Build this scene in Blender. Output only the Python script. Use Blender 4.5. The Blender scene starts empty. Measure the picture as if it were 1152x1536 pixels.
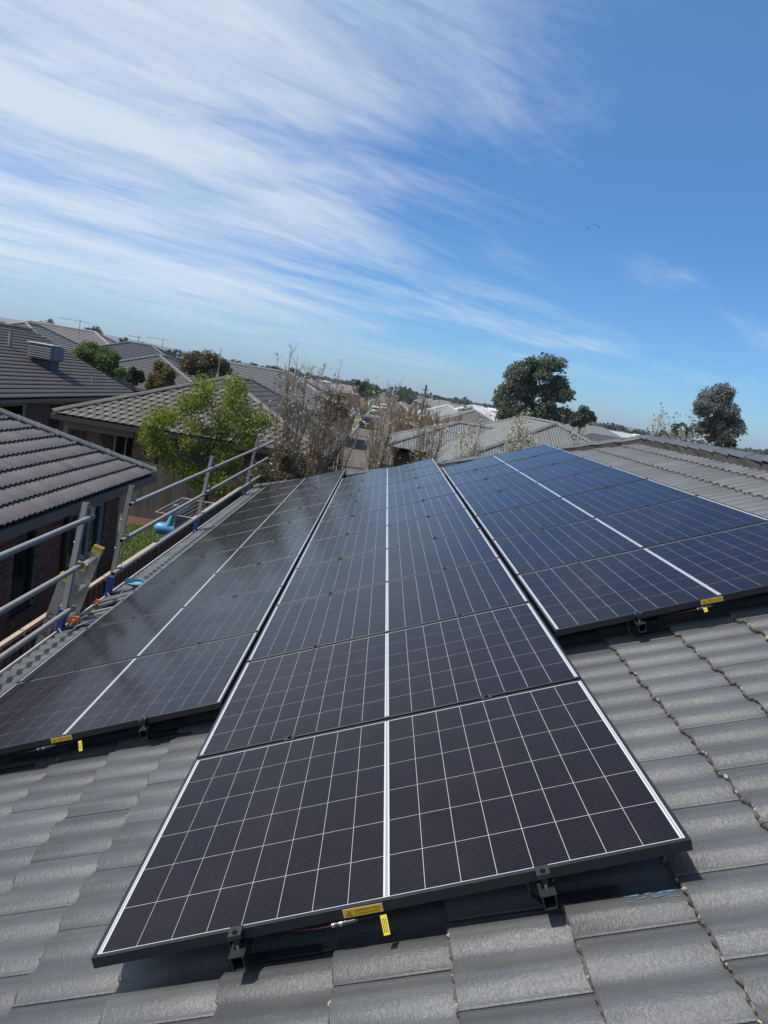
import bpy, bmesh, math, random
import numpy as np
from mathutils import Matrix, Vector
R = math.radians
rnd = random.Random(7)
nrs = np.random.RandomState(11)
S = bpy.context.scene
COL = S.collection

# ------------------------------------------------------------------ camera
# world: x = across the roof towards its ridge, y = along the gutter, z = up, ground at 0
CAM = Vector((0.5559, -1.8449, 5.0186))
cam_data = bpy.data.cameras.new('camera'); cam = bpy.data.objects.new('camera', cam_data); COL.objects.link(cam)
cam_data.sensor_fit = 'HORIZONTAL'; cam_data.sensor_width = 36.0
cam_data.lens = 1121.018 / 1152 * 36.0
cam_data.clip_start = 0.05; cam_data.clip_end = 30000
CX = Vector((0.98647, 0.00459, 0.16387)); CZ = Vector((0.0216, 0.98709, -0.15878))
CX.normalize(); CZ = (CZ - CX * CZ.dot(CX)).normalized(); CYd = CZ.cross(CX)
cam.matrix_world = Matrix(((CX.x, -CYd.x, -CZ.x, CAM.x), (CX.y, -CYd.y, -CZ.y, CAM.y), (CX.z, -CYd.z, -CZ.z, CAM.z), (0, 0, 0, 1)))
S.camera = cam
F = 1121.018
def pix(p):
    d = Vector(p) - CAM; z = d.dot(CZ)
    return (576 + F * d.dot(CX) / z, 768 + F * d.dot(CYd) / z, z)
def ray(x, y): return (CX * ((x - 576) / F) + CYd * ((y - 768) / F) + CZ)
def at_y(x, y, Y):
    d = ray(x, y); return CAM + d * ((Y - CAM.y) / d.y)
def at_z(x, y, Z):
    d = ray(x, y); return CAM + d * ((Z - CAM.z) / d.z)

# ------------------------------------------------------------------ world and sun
SUN = Vector((-0.514, -0.15, 0.871)).normalized()
sun_el = math.asin(SUN.z); sun_az = math.atan2(SUN.x, SUN.y)
W = bpy.data.worlds.new('World'); S.world = W; W.use_nodes = True
wn, wl = W.node_tree.nodes, W.node_tree.links
wn.clear()
def N(t, **k):
    n = wn.new(t)
    for a, b in k.items(): setattr(n, a, b)
    return n
def lk(a, b): wl.new(a, b)
wo = N('ShaderNodeOutputWorld'); bg = N('ShaderNodeBackground'); bg.inputs[1].default_value = 0.137
sky = N('ShaderNodeTexSky', sky_type='NISHITA'); sky.sun_disc = False
sky.sun_elevation = sun_el; sky.sun_rotation = sun_az
sky.altitude = 100; sky.air_density = 1.0; sky.dust_density = 0.15; sky.ozone_density = 3.0
tc = N('ShaderNodeTexCoord')
sep = N('ShaderNodeSeparateXYZ'); lk(tc.outputs['Generated'], sep.inputs[0])
def M_(op, a, b=None, c=None, clamp=False):
    n = N('ShaderNodeMath', operation=op, use_clamp=clamp)
    for i, v in enumerate((a, b, c)):
        if v is None: continue
        if isinstance(v, (int, float)): n.inputs[i].default_value = v
        else: lk(v, n.inputs[i])
    return n.outputs[0]
zz = M_('ADD', M_('MAXIMUM', sep.outputs[2], 0.0), 0.06)
px_, py_ = M_('DIVIDE', sep.outputs[0], zz), M_('DIVIDE', sep.outputs[1], zz)
# streak frame: s along the cirrus, t across
ca, sa = math.cos(R(52)), math.sin(R(52))
cs = M_('ADD', M_('MULTIPLY', px_, sa), M_('MULTIPLY', py_, ca))
ct = M_('SUBTRACT', M_('MULTIPLY', px_, ca), M_('MULTIPLY', py_, sa))
def noise(sx, sy, scale, detail, rough, dist, off):
    cmb = N('ShaderNodeCombineXYZ'); lk(M_('MULTIPLY', cs, sx), cmb.inputs[0]); lk(M_('MULTIPLY', ct, sy), cmb.inputs[1]); cmb.inputs[2].default_value = off
    n = N('ShaderNodeTexNoise'); n.inputs['Scale'].default_value = scale; n.inputs['Detail'].default_value = detail
    n.inputs['Roughness'].default_value = rough; n.inputs['Distortion'].default_value = dist
    lk(cmb.outputs[0], n.inputs['Vector']); return n.outputs[0]
n1 = noise(0.55, 1.25, 1.0, 7, 0.56, 0.8, 7.7)      # bands
n2 = noise(0.45, 0.50, 1.0, 4, 0.5, 0.4, 8.4)       # large patches
n3 = noise(1.7, 5.5, 1.0, 9, 0.66, 1.3, 1.7)        # fibres
hx = M_('DIVIDE', sep.outputs[0], M_('SQRT', M_('ADD', M_('ADD', M_('MULTIPLY', sep.outputs[0], sep.outputs[0]), M_('MULTIPLY', sep.outputs[1], sep.outputs[1])), 0.001)))
side = M_('MULTIPLY', M_('SUBTRACT', 0.0, hx), 0.80)       # the sheet thickens towards the sunward half of the sky
side = M_('MINIMUM', M_('MAXIMUM', side, -0.20), 0.26)
dens = M_('ADD', M_('ADD', M_('MULTIPLY', n1, 0.80), M_('MULTIPLY', n2, 0.60)), M_('ADD', M_('MULTIPLY', n3, 0.36), side))
mr = N('ShaderNodeMapRange', interpolation_type='SMOOTHSTEP'); lk(dens, mr.inputs[0])
mr.inputs[1].default_value = 0.70; mr.inputs[2].default_value = 1.30; mr.inputs[3].default_value = 0.0; mr.inputs[4].default_value = 0.78
lowfade = N('ShaderNodeMapRange', interpolation_type='SMOOTHSTEP'); lk(sep.outputs[2], lowfade.inputs[0]); lowfade.inputs[1].default_value = 0.0; lowfade.inputs[2].default_value = 0.09
fac = M_('MULTIPLY', mr.outputs[0], lowfade.outputs[0])
# cool, slightly deeper sky low down (clear dry air, no yellow band)
hz = N('ShaderNodeMapRange', interpolation_type='SMOOTHSTEP'); lk(sep.outputs[2], hz.inputs[0]); hz.inputs[1].default_value = 0.20; hz.inputs[2].default_value = 0.50; hz.inputs[3].default_value = 1.0; hz.inputs[4].default_value = 0.0
tint = N('ShaderNodeMix', data_type='RGBA'); lk(hz.outputs[0], tint.inputs[0]); tint.inputs[6].default_value = (0.66, 0.94, 1.14, 1); tint.inputs[7].default_value = (0.385, 0.65, 0.95, 1)
skt = N('ShaderNodeMix', data_type='RGBA', blend_type='MULTIPLY'); skt.inputs[0].default_value = 1.0; lk(sky.outputs[0], skt.inputs[6]); lk(tint.outputs[2], skt.inputs[7])
mix = N('ShaderNodeMix', data_type='RGBA'); lk(fac, mix.inputs[0]); lk(skt.outputs[2], mix.inputs[6]); mix.inputs[7].default_value = (5.9, 6.5, 6.9, 1)
lk(mix.outputs[2], bg.inputs[0]); lk(bg.outputs[0], wo.inputs[0])

sl = bpy.data.lights.new('sun', 'SUN'); sl.energy = 4.3; sl.angle = R(0.53); sl.color = (1.0, 0.955, 0.89)
so = bpy.data.objects.new('sun', sl); COL.objects.link(so); so.location = (-20, -6, 40)
so.rotation_euler = SUN.to_track_quat('Z', 'Y').to_euler()
S.view_settings.view_transform = 'Standard'; S.view_settings.look = 'None'
S.view_settings.exposure = 0.0; S.view_settings.gamma = 1.0; S.view_settings.use_curve_mapping = False
S.render.engine = 'CYCLES'
S.cycles.use_denoising = True
S.cycles.max_bounces = 6; S.cycles.transparent_max_bounces = 12
S.cycles.volume_bounces = 0

# ------------------------------------------------------------------ materials
MATS = {}
def mat(name, col, rough=0.6, metal=0.0, spec=0.5, noise=None, col2=None, bump=None, coat=0.0, coat_rough=0.05, island=0.0, objrand=0.0, transl=0.0, stretch=None, speck=None):
    if name in MATS: return MATS[name]
    m = bpy.data.materials.new(name); m.use_nodes = True
    nt = m.node_tree; b = nt.nodes['Principled BSDF']; L = nt.links.new
    b.inputs['Base Color'].default_value = (*col, 1); b.inputs['Roughness'].default_value = rough
    b.inputs['Metallic'].default_value = metal; b.inputs['Specular IOR Level'].default_value = spec
    b.inputs['Coat Weight'].default_value = coat; b.inputs['Coat Roughness'].default_value = coat_rough
    geo = nt.nodes.new('ShaderNodeNewGeometry'); pos = geo.outputs['Position']
    if stretch:
        mp = nt.nodes.new('ShaderNodeVectorMath'); mp.operation = 'MULTIPLY'; L(pos, mp.inputs[0]); mp.inputs[1].default_value = stretch; pos = mp.outputs[0]
    cur = None
    if noise:
        n = nt.nodes.new('ShaderNodeTexNoise'); n.inputs['Scale'].default_value = noise; n.inputs['Detail'].default_value = 6; n.inputs['Roughness'].default_value = 0.62
        L(pos, n.inputs['Vector'])
        mr = nt.nodes.new('ShaderNodeMapRange'); L(n.outputs[0], mr.inputs[0]); mr.inputs[1].default_value = 0.3; mr.inputs[2].default_value = 0.7
        mx = nt.nodes.new('ShaderNodeMix'); mx.data_type = 'RGBA'; L(mr.outputs[0], mx.inputs[0])
        mx.inputs[6].default_value = (*col, 1); mx.inputs[7].default_value = (*(col2 or tuple(c * 0.7 for c in col)), 1); cur = mx.outputs[2]
    if speck:
        n = nt.nodes.new('ShaderNodeTexNoise'); n.inputs['Scale'].default_value = speck[0]; n.inputs['Detail'].default_value = 3; L(pos, n.inputs['Vector'])
        mr = nt.nodes.new('ShaderNodeMapRange'); L(n.outputs[0], mr.inputs[0]); mr.inputs[1].default_value = speck[1]; mr.inputs[2].default_value = speck[1] + 0.05
        mx = nt.nodes.new('ShaderNodeMix'); mx.data_type = 'RGBA'; L(mr.outputs[0], mx.inputs[0])
        if cur: L(cur, mx.inputs[6])
        else: mx.inputs[6].default_value = (*col, 1)
        mx.inputs[7].default_value = (*speck[2], 1); cur = mx.outputs[2]
    if island or objrand:
        if island: src = geo.outputs['Random Per Island']; amt = island
        else:
            oi = nt.nodes.new('ShaderNodeObjectInfo'); src = oi.outputs['Random']; amt = objrand
        mr = nt.nodes.new('ShaderNodeMapRange'); L(src, mr.inputs[0]); mr.inputs[3].default_value = 1 - amt; mr.inputs[4].default_value = 1 + amt
        hs = nt.nodes.new('ShaderNodeHueSaturation'); L(mr.outputs[0], hs.inputs['Value'])
        if cur: L(cur, hs.inputs['Color'])
        else: hs.inputs['Color'].default_value = (*col, 1)
        cur = hs.outputs[0]
    if cur: L(cur, b.inputs['Base Color'])
    if bump:
        n = nt.nodes.new('ShaderNodeTexNoise'); n.inputs['Scale'].default_value = bump[0]; n.inputs['Detail'].default_value = 4; L(pos, n.inputs['Vector'])
        bp = nt.nodes.new('ShaderNodeBump'); bp.inputs['Strength'].default_value = bump[1]; bp.inputs['Distance'].default_value = bump[2]
        L(n.outputs[0], bp.inputs['Height']); L(bp.outputs[0], b.inputs['Normal'])
    if transl:
        tr = nt.nodes.new('ShaderNodeBsdfTranslucent'); mxs = nt.nodes.new('ShaderNodeMixShader'); mxs.inputs[0].default_value = transl
        if cur: L(cur, tr.inputs[0])
        else: tr.inputs[0].default_value = (*col, 1)
        L(b.outputs[0], mxs.inputs[1]); L(tr.outputs[0], mxs.inputs[2]); L(mxs.outputs[0], nt.nodes['Material Output'].inputs[0])
    MATS[name] = m; return m

def tile_mat():
    """charcoal paint over cast concrete: fine crinkle, satin, dusty film, a little paint wear"""
    m = bpy.data.materials.new('tile_charcoal'); m.use_nodes = True
    nt = m.node_tree; b = nt.nodes['Principled BSDF']; L = nt.links.new
    geo = nt.nodes.new('ShaderNodeNewGeometry'); pos = geo.outputs['Position']
    def nz(scale, det, ro=0.6, st=None, dist=0.0):
        n = nt.nodes.new('ShaderNodeTexNoise'); n.inputs['Scale'].default_value = scale; n.inputs['Detail'].default_value = det; n.inputs['Roughness'].default_value = ro; n.inputs['Distortion'].default_value = dist
        if st:
            v = nt.nodes.new('ShaderNodeVectorMath'); v.operation = 'MULTIPLY'; L(pos, v.inputs[0]); v.inputs[1].default_value = st; L(v.outputs[0], n.inputs['Vector'])
        else: L(pos, n.inputs['Vector'])
        return n.outputs[0]
    def mrng(x, a, c, d=0.0, e=1.0):
        r = nt.nodes.new('ShaderNodeMapRange'); L(x, r.inputs[0]); r.inputs[1].default_value = a; r.inputs[2].default_value = c; r.inputs[3].default_value = d; r.inputs[4].default_value = e; return r.outputs[0]
    def mixc(f, a, bcol):
        x = nt.nodes.new('ShaderNodeMix'); x.data_type = 'RGBA'; L(f, x.inputs[0])
        if isinstance(a, tuple): x.inputs[6].default_value = (*a, 1)
        else: L(a, x.inputs[6])
        x.inputs[7].default_value = (*bcol, 1); return x.outputs[2]
    c = mixc(mrng(nz(3.0, 7, 0.65), 0.35, 0.7), (0.082, 0.084, 0.087), (0.104, 0.105, 0.106))
    c = mixc(mrng(nz(26, 6, 0.7), 0.56, 0.80, 0, 0.5), c, (0.13, 0.127, 0.12))
    c = mixc(mrng(nz(150, 3, 0.6), 0.70, 0.74, 0, 0.6), c, (0.30, 0.28, 0.25))
    c = mixc(mrng(nz(5, 4, 0.6, (0.35, 2.2, 0.35)), 0.52, 0.75, 0, 0.35), c, (0.135, 0.128, 0.115))
    c = mixc(mrng(nz(34, 4, 0.65), 0.69, 0.74, 0, 0.75), c, (0.20, 0.19, 0.165))
    oi = nt.nodes.new('ShaderNodeObjectInfo'); hs = nt.nodes.new('ShaderNodeHueSaturation'); L(mrng(oi.outputs['Random'], 0, 1, 0.82, 1.14), hs.inputs['Value']); L(c, hs.inputs['Color'])
    L(hs.outputs[0], b.inputs['Base Color'])
    L(mrng(nz(18, 5, 0.6), 0.3, 0.7, 0.37, 0.50), b.inputs['Roughness']); b.inputs['Specular IOR Level'].default_value = 0.64
    h = nz(85, 3, 0.55, (1.0, 0.7, 1.0), 0.9); h2 = nz(420, 2, 0.5)
    ad = nt.nodes.new('ShaderNodeMath'); ad.operation = 'MULTIPLY_ADD'; L(h2, ad.inputs[0]); ad.inputs[1].default_value = 0.38; L(h, ad.inputs[2])
    bp = nt.nodes.new('ShaderNodeBump'); bp.inputs['Strength'].default_value = 0.65; bp.inputs['Distance'].default_value = 0.0045
    L(ad.outputs[0], bp.inputs['Height']); L(bp.outputs[0], b.inputs['Normal'])
    return m
TILE = tile_mat()
TILE_NOSE = mat('tile_nose', (0.14, 0.128, 0.11), 0.95, noise=45, col2=(0.05, 0.048, 0.045), bump=(160, 1.0, 0.008), speck=(38, 0.60, (0.42, 0.36, 0.28)))
MORTAR = mat('bedding_mortar', (0.075, 0.066, 0.06), 0.95, noise=14, col2=(0.045, 0.04, 0.037), bump=(60, 0.8, 0.01))
SARK = mat('sarking', (0.02, 0.02, 0.022), 0.9)
FRAME = mat('black_anodised', (0.012, 0.013, 0.016), 0.38, metal=0.0, spec=0.5)
RAILM = mat('rail_black', (0.035, 0.035, 0.037), 0.35, metal=0.3)
ZINC = mat('galvanised', (0.30, 0.28, 0.25), 0.65, metal=0.0, spec=0.25, noise=22, col2=(0.25, 0.24, 0.225))
ALU = mat('ladder_aluminium', (0.62, 0.60, 0.56), 0.38, metal=0.8, noise=30, col2=(0.45, 0.43, 0.40))
BLUE = mat('bracket_blue', (0.012, 0.045, 0.22), 0.45, noise=30, col2=(0.02, 0.04, 0.13))
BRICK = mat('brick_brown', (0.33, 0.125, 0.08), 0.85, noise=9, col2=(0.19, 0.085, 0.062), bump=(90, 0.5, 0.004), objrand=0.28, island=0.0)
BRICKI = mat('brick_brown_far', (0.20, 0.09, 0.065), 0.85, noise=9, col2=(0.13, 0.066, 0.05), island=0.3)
JOINT = mat('brick_mortar', (0.50, 0.43, 0.38), 0.95, noise=25)
def glass_dark(): return mat('window_glass', (0.012, 0.014, 0.016), 0.05, spec=0.8)

# ------------------------------------------------------------------ helpers
WM = {}
def reg(o, Mw): WM[o.name_full] = Mw.copy()
def put(o, parent=None, Mw=Matrix.Identity(4)):
    if parent is not None:
        o.parent = parent; o.matrix_basis = WM[parent.name_full].inverted() @ Mw
    else: o.matrix_basis = Mw
    COL.objects.link(o); reg(o, Mw); return o
def tag(o, label=None, cat=None, group=None, kind=None):
    if label: o['label'] = label
    if cat: o['category'] = cat
    if group: o['group'] = group
    if kind: o['kind'] = kind
    return o
def empty(name, loc, label, cat, group=None):
    o = bpy.data.objects.new(name, None); o.empty_display_size = 0.2
    Mw = loc if isinstance(loc, Matrix) else Matrix.Translation(Vector(loc))
    put(o, None, Mw); return tag(o, label, cat, group)
def mesh_np(name, V, Fc, mats, mi=None, smooth=False):
    me = bpy.data.meshes.new(name)
    me.from_pydata([tuple(v) for v in V], [], [tuple(f) for f in Fc])
    for m in (mats if isinstance(mats, (list, tuple)) else [mats]): me.materials.append(m)
    if mi is not None: me.polygons.foreach_set('material_index', np.asarray(mi, dtype=np.int32))
    if smooth: me.polygons.foreach_set('use_smooth', np.ones(len(me.polygons), dtype=bool))
    me.update(); return me
def quads_np(name, V, material, smooth=False):
    """V: (n,4,3) array, one loose quad each"""
    n = len(V); me = bpy.data.meshes.new(name)
    me.vertices.add(4 * n); me.vertices.foreach_set('co', V.reshape(-1).astype(np.float32))
    me.loops.add(4 * n); me.loops.foreach_set('vertex_index', np.arange(4 * n, dtype=np.int32))
    me.polygons.add(n); me.polygons.foreach_set('loop_start', np.arange(0, 4 * n, 4, dtype=np.int32)); me.polygons.foreach_set('loop_total', np.full(n, 4, dtype=np.int32))
    me.materials.append(material); me.update(calc_edges=True); me.validate(); return me
class MB:
    """collects simple solids in one mesh"""
    def __init__(s): s.v = []; s.f = []; s.m = []; s.sm = []
    def add(s, vs, fs, mi=0, smooth=False):
        o = len(s.v); s.v += [tuple(v) for v in vs]; s.f += [tuple(i + o for i in f) for f in fs]; s.m += [mi] * len(fs); s.sm += [smooth] * len(fs)
    def box(s, lo, hi, mi=0, Mx=None):
        (a, b, c), (d, e, f) = lo, hi
        vs = [Vector(p) for p in ((a, b, c), (d, b, c), (d, e, c), (a, e, c), (a, b, f), (d, b, f), (d, e, f), (a, e, f))]
        if Mx: vs = [Mx @ v for v in vs]
        s.add(vs, [(0, 3, 2, 1), (4, 5, 6, 7), (0, 1, 5, 4), (1, 2, 6, 5), (2, 3, 7, 6), (3, 0, 4, 7)], mi)
    def tube(s, pts, r, n=8, mi=0, caps=True, smooth=True):
        pts = [Vector(p) for p in pts]; rs = r if isinstance(r, (list, tuple)) else [r] * len(pts)
        rings = []; prev = None
        for i, p in enumerate(pts):
            d = (pts[min(i + 1, len(pts) - 1)] - pts[max(i - 1, 0)]).normalized()
            if prev is None: a = d.orthogonal().normalized()
            else: a = (prev - d * prev.dot(d)).normalized()
            prev = a; b = d.cross(a)
            rings.append([p + (a * math.cos(2 * math.pi * k / n) + b * math.sin(2 * math.pi * k / n)) * rs[i] for k in range(n)])
        vs = [v for rg in rings for v in rg]; fs = []
        for i in range(len(pts) - 1):
            for k in range(n):
                k2 = (k + 1) % n; fs.append((i * n + k, i * n + k2, (i + 1) * n + k2, (i + 1) * n + k))
        s.add(vs, fs, mi, smooth)
        if caps:
            s.add(rings[0][::-1], [tuple(range(n))], mi); s.add(rings[-1], [tuple(range(n))], mi)
    def hollow(s, a, b, r, t, n=14, mi=0):
        a, b = Vector(a), Vector(b); d = (b - a).normalized(); x = d.orthogonal().normalized(); y = d.cross(x)
        rg = lambda p, q: [p + (x * math.cos(2 * math.pi * k / n) + y * math.sin(2 * math.pi * k / n)) * q for k in range(n)]
        vs = rg(a, r) + rg(b, r) + rg(a, r - t) + rg(b, r - t); fs = []; fr = []
        for k in range(n):
            j = (k + 1) % n
            fs += [(k, j, n + j, n + k), (2 * n + j, 2 * n + k, 3 * n + k, 3 * n + j)]; fr += [(j, k, 2 * n + k, 2 * n + j), (n + k, n + j, 3 * n + j, 3 * n + k)]
        s.add(vs, fs, mi, True); s.add(vs, fr, mi)
    def poly(s, pts, mi=0): s.add(pts, [tuple(range(len(pts)))], mi)
    def prism(s, pts, ext, mi=0):
        pts = [Vector(p) for p in pts]; e = Vector(ext); n = len(pts)
        s.add(pts + [p + e for p in pts], [tuple(range(n))[::-1], tuple(range(n, 2 * n))] + [(i, (i + 1) % n, n + (i + 1) % n, n + i) for i in range(n)], mi)
    def mesh(s, name, mats):
        me = bpy.data.meshes.new(name); me.from_pydata(s.v, [], s.f)
        for m in (mats if isinstance(mats, (list, tuple)) else [mats]): me.materials.append(m)
        me.polygons.foreach_set('material_index', np.asarray(s.m, dtype=np.int32)); me.polygons.foreach_set('use_smooth', np.asarray(s.sm, dtype=bool)); me.update(); return me
    def build(s, name, mats, parent=None, Mw=Matrix.Identity(4)):
        """vertices in the frame Mw (world when it is the identity)"""
        if parent is not None and Mw == Matrix.Identity(4):
            Mw = WM[parent.name_full]; inv = Mw.inverted(); s.v = [tuple(inv @ Vector(v)) for v in s.v]
        return put(bpy.data.objects.new(name, s.mesh(name, mats)), parent, Mw)
def bevel_mesh(me, w, seg=1):
    bm = bmesh.new(); bm.from_mesh(me); bmesh.ops.remove_doubles(bm, verts=bm.verts, dist=1e-6)
    bmesh.ops.bevel(bm, geom=list(bm.edges), offset=w, segments=seg, affect='EDGES', clamp_overlap=True); bm.to_mesh(me); bm.free()
def inst(name, me, parent, Mw):
    return put(bpy.data.objects.new(name, me), parent, Mw)
ORD = ['first', 'second', 'third', 'fourth', 'fifth', 'sixth', 'seventh', 'eighth', 'ninth', 'tenth', 'eleventh', 'twelfth']

# ------------------------------------------------------------------ roof tiles
GAUGE, TW = 0.3235, 0.310
def prof(x, H):
    """height of the two-roll profile at x in 0..1 of one roll: steep rise, rounded crown, long soft fall, narrow pan"""
    x = x % 1.0
    ss = lambda t: t * t * (3 - 2 * t)
    if x < 0.06: return 0.0
    if x < 0.42: return H * ss((x - 0.06) / 0.36)
    if x < 0.55: return H
    if x < 0.95: return H * (1 - ss((x - 0.55) / 0.40)) 
    return 0.0
def tile_mesh(name, SEG, mats, H=0.026, step=0.022, thick=0.019, gauge=GAUGE, width=TW, rolls=2, jag=0.0, seed=0, over=0.06, rows=1):
    """local x = up the slope from the nose, y = across, z = out of the roof"""
    r = random.Random(seed); V = []; Fc = []; mi = []
    Wd = width - 0.003; L_ = gauge + over; nx = SEG * rolls + 1
    sl = step / gauge
    xs = [0.0, 0.006] + [L_ * k / rows for k in range(1, rows + 1)]
    for i, x in enumerate(xs):
        for k in range(nx):
            t = k / (nx - 1); y = t * Wd; z = prof(t * rolls, H) + step - sl * x
            xx = x
            if i == 0: z -= 0.006; xx = x + (r.uniform(-1, 1) * jag)
            V.append((xx, y, z))
    nr = len(xs)
    for i in range(nr - 1):
        for k in range(nx - 1):
            a = i * nx + k; Fc.append((a, a + nx, a + nx + 1, a + 1)); mi.append(1 if i == 0 else 0)
    o = len(V)
    for k in range(nx):
        x, y, z = V[k]; V.append((x + 0.003 + r.uniform(-1, 1) * jag * 0.6, y, z - thick + r.uniform(-1, 1) * jag * 0.5))
    for k in range(nx - 1): Fc.append((k, k + 1, o + k + 1, o + k)); mi.append(1)
    # sides
    for k, s in ((0, 1), (nx - 1, -1)):
        idx = [i * nx + k for i in range(nr)]; o2 = len(V)
        for i in idx: V.append((V[i][0], V[i][1], V[i][2] - thick))
        for i in range(nr - 1):
            q = (idx[i], o2 + i, o2 + i + 1, idx[i + 1]); Fc.append(q if s == 1 else q[::-1]); mi.append(0)
    me = mesh_np(name, V, Fc, mats, mi)
    sm = np.array([m == 0 for m in mi]); sm[-2 * (nr - 1):] = False
    me.polygons.foreach_set('use_smooth', sm); return me
def frame_mat(o, up, nrm):
    up = Vector(up).normalized(); nrm = Vector(nrm).normalized(); al = nrm.cross(up)
    o = Vector(o)
    return Matrix(((up.x, al.x, nrm.x, o.x), (up.y, al.y, nrm.y, o.y), (up.z, al.z, nrm.z, o.z), (0, 0, 0, 1)))
def clip_bm(bm, planes):
    for co, no in planes:
        g = bm.verts[:] + bm.edges[:] + bm.faces[:]
        bmesh.ops.bisect_plane(bm, geom=g, plane_co=co, plane_no=no, clear_outer=True)
def tile_face(parent, FM, poly, variants, limit=0, b0=0.0, a0=0.0, gauge=GAUGE, width=TW, skip=None, rank=None, name='tile', jit=0.0, joined='tile_field'):
    """poly: convex polygon in (up, along) of frame FM, counter-clockwise or not"""
    P = [Vector((p[0], p[1])) for p in poly]; c = sum(P, Vector((0, 0))) / len(P); planes = []
    for i in range(len(P)):
        a, b = P[i], P[(i + 1) % len(P)]; d = (b - a).normalized(); n = Vector((d.y, -d.x))
        if n.dot(c - a) > 0: n = -n
        planes.append((a, n))
    us = [p.x for p in P]; als = [p.y for p in P]
    k0, k1 = math.floor((min(us) - b0) / gauge), math.ceil((max(us) - b0) / gauge)
    j0, j1 = math.floor((min(als) - a0) / width) - 1, math.ceil((max(als) - a0) / width) + 1
    inside = []; cut = []
    for k in range(k0, k1 + 1):
        for j in range(j0, j1 + 1):
            x = b0 + k * gauge; y = a0 + j * width + (width / 2 if k % 2 else 0)
            cs_ = [Vector((x, y)), Vector((x + gauge, y)), Vector((x + gauge, y + width)), Vector((x, y + width))]
            ds = [max((q - a).dot(n) for q in cs_) for a, n in planes]; dn = [min((q - a).dot(n) for q in cs_) for a, n in planes]
            if any(d > -0.002 for d in dn): continue
            if skip and skip(x, y): continue
            (inside if all(d < 0.03 for d in ds) else cut).append((x, y))
    if rank: inside.sort(key=lambda q: rank(*q))
    def TM(x, y):
        return Matrix.Translation((x + rnd.uniform(-1, 1) * jit, y + rnd.uniform(-1, 1) * jit * 0.3, rnd.uniform(0, 1) * jit * 0.5)) @ Matrix.Rotation(rnd.uniform(-1, 1) * jit * 0.8, 4, 'Z')
    for x, y in inside[:limit]: inst(name, rnd.choice(variants), parent, FM @ TM(x, y))
    rest = inside[limit:]
    base = variants[0]; nv = len(base.vertices); co = np.empty(nv * 3, np.float32); base.vertices.foreach_get('co', co); co = co.reshape(-1, 3)
    fs = np.array([list(p.vertices) for p in base.polygons]); mi = np.array([p.material_index for p in base.polygons]); smo = np.array([p.use_smooth for p in base.polygons])
    Vs = []; Fs = []; Ms = []; Sm = []; o = 0
    if cut:
        bm = bmesh.new()
        for x, y in cut:
            vs = [bm.verts.new((co[i][0] + x, co[i][1] + y, co[i][2])) for i in range(nv)]
            for f, m_, s_ in zip(fs, mi, smo):
                q = bm.faces.new([vs[i] for i in f]); q.material_index = int(m_); q.smooth = bool(s_)
        clip_bm(bm, [((a.x, a.y, 0), (n.x, n.y, 0)) for (a, n), (p, q) in zip(planes, [(P[i], P[(i + 1) % len(P)]) for i in range(len(P))]) if not (abs(p.x - min(us)) < 0.01 and abs(q.x - min(us)) < 0.01)])
        bm.verts.index_update()
        Vs += [tuple(v.co) for v in bm.verts]; Fs += [tuple(v.index for v in f.verts) for f in bm.faces]; Ms += [f.material_index for f in bm.faces]; Sm += [f.smooth for f in bm.faces]; bm.free(); o = len(Vs)
    for x, y in rest:
        Vs += [(q[0] + x, q[1] + y, q[2]) for q in co.tolist()]; Fs += (fs + o).tolist(); Ms += mi.tolist(); Sm += smo.tolist(); o += nv
    if Vs:
        me = mesh_np(joined, Vs, Fs, list(base.materials), Ms); me.polygons.foreach_set('use_smooth', np.array(Sm, dtype=bool))
        ob = inst(joined, me, parent, FM); ob['kind'] = 'stuff'
def cap_mesh(name, mats, L_=0.42, w=0.14, h=0.052, seed=0, flare=0.012):
    """ridge cap, local x along, z up; rounded-angular section, open below, collar at the far end"""
    r = random.Random(seed); prof_ = [(-1, -0.25), (-0.93, 0.12), (-0.55, 0.62), (-0.18, 0.95), (0.18, 0.95), (0.55, 0.62), (0.93, 0.12), (1, -0.25)]
    V = []; Fc = []; n = len(prof_)
    for i, (x, g) in enumerate(((0.0, flare), (0.03, flare), (0.034, 0.004), (L_, -0.006))):
        for y, z in prof_: V.append((x + r.uniform(-1, 1) * 0.002, y * (w + g), z * (h + g)))
    for i in range(3):
        for k in range(n - 1): a = i * n + k; Fc.append((a, a + 1, a + n + 1, a + n))
    o = len(V)
    for y, z in prof_: V.append((0.0, y * (w + flare - 0.02), z * (h + flare) - 0.02))
    for k in range(n - 1): Fc.append((k + 1, k, o + k, o + k + 1))
    me = mesh_np(name, V, Fc, mats, [0] * (3 * (n - 1)) + [1] * (n - 1)); return me
def cap_run(parent, a, b, meshes, pitch=0.37, name='ridge_cap', lift=0.0):
    a, b = Vector(a), Vector(b); d = b - a; Ln = d.length; d.normalize(); side = d.cross(Vector((0, 0, 1))).normalized(); up = side.cross(d)
    n = max(1, round(Ln / pitch)); p = Ln / n
    for i in range(n):
        o = a + d * (i * p) + up * (lift + rnd.uniform(-1, 1) * 0.004); tilt = Matrix.Rotation(R(-2.0) + rnd.uniform(-1, 1) * 0.008, 4, 'Y') @ Matrix.Rotation(rnd.uniform(-1, 1) * 0.012, 4, 'Z')
        Mx = Matrix(((d.x, -side.x, up.x, o.x), (d.y, -side.y, up.y, o.y), (d.z, -side.z, up.z, o.z), (0, 0, 0, 1)))
        inst(name, rnd.choice(meshes), parent, Mx @ tilt)
TILES_NEAR = [tile_mesh('tile', 16, [TILE, TILE_NOSE], jag=0.006, seed=i, rows=1, H=0.0205, step=0.019) for i in range(6)]
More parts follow.
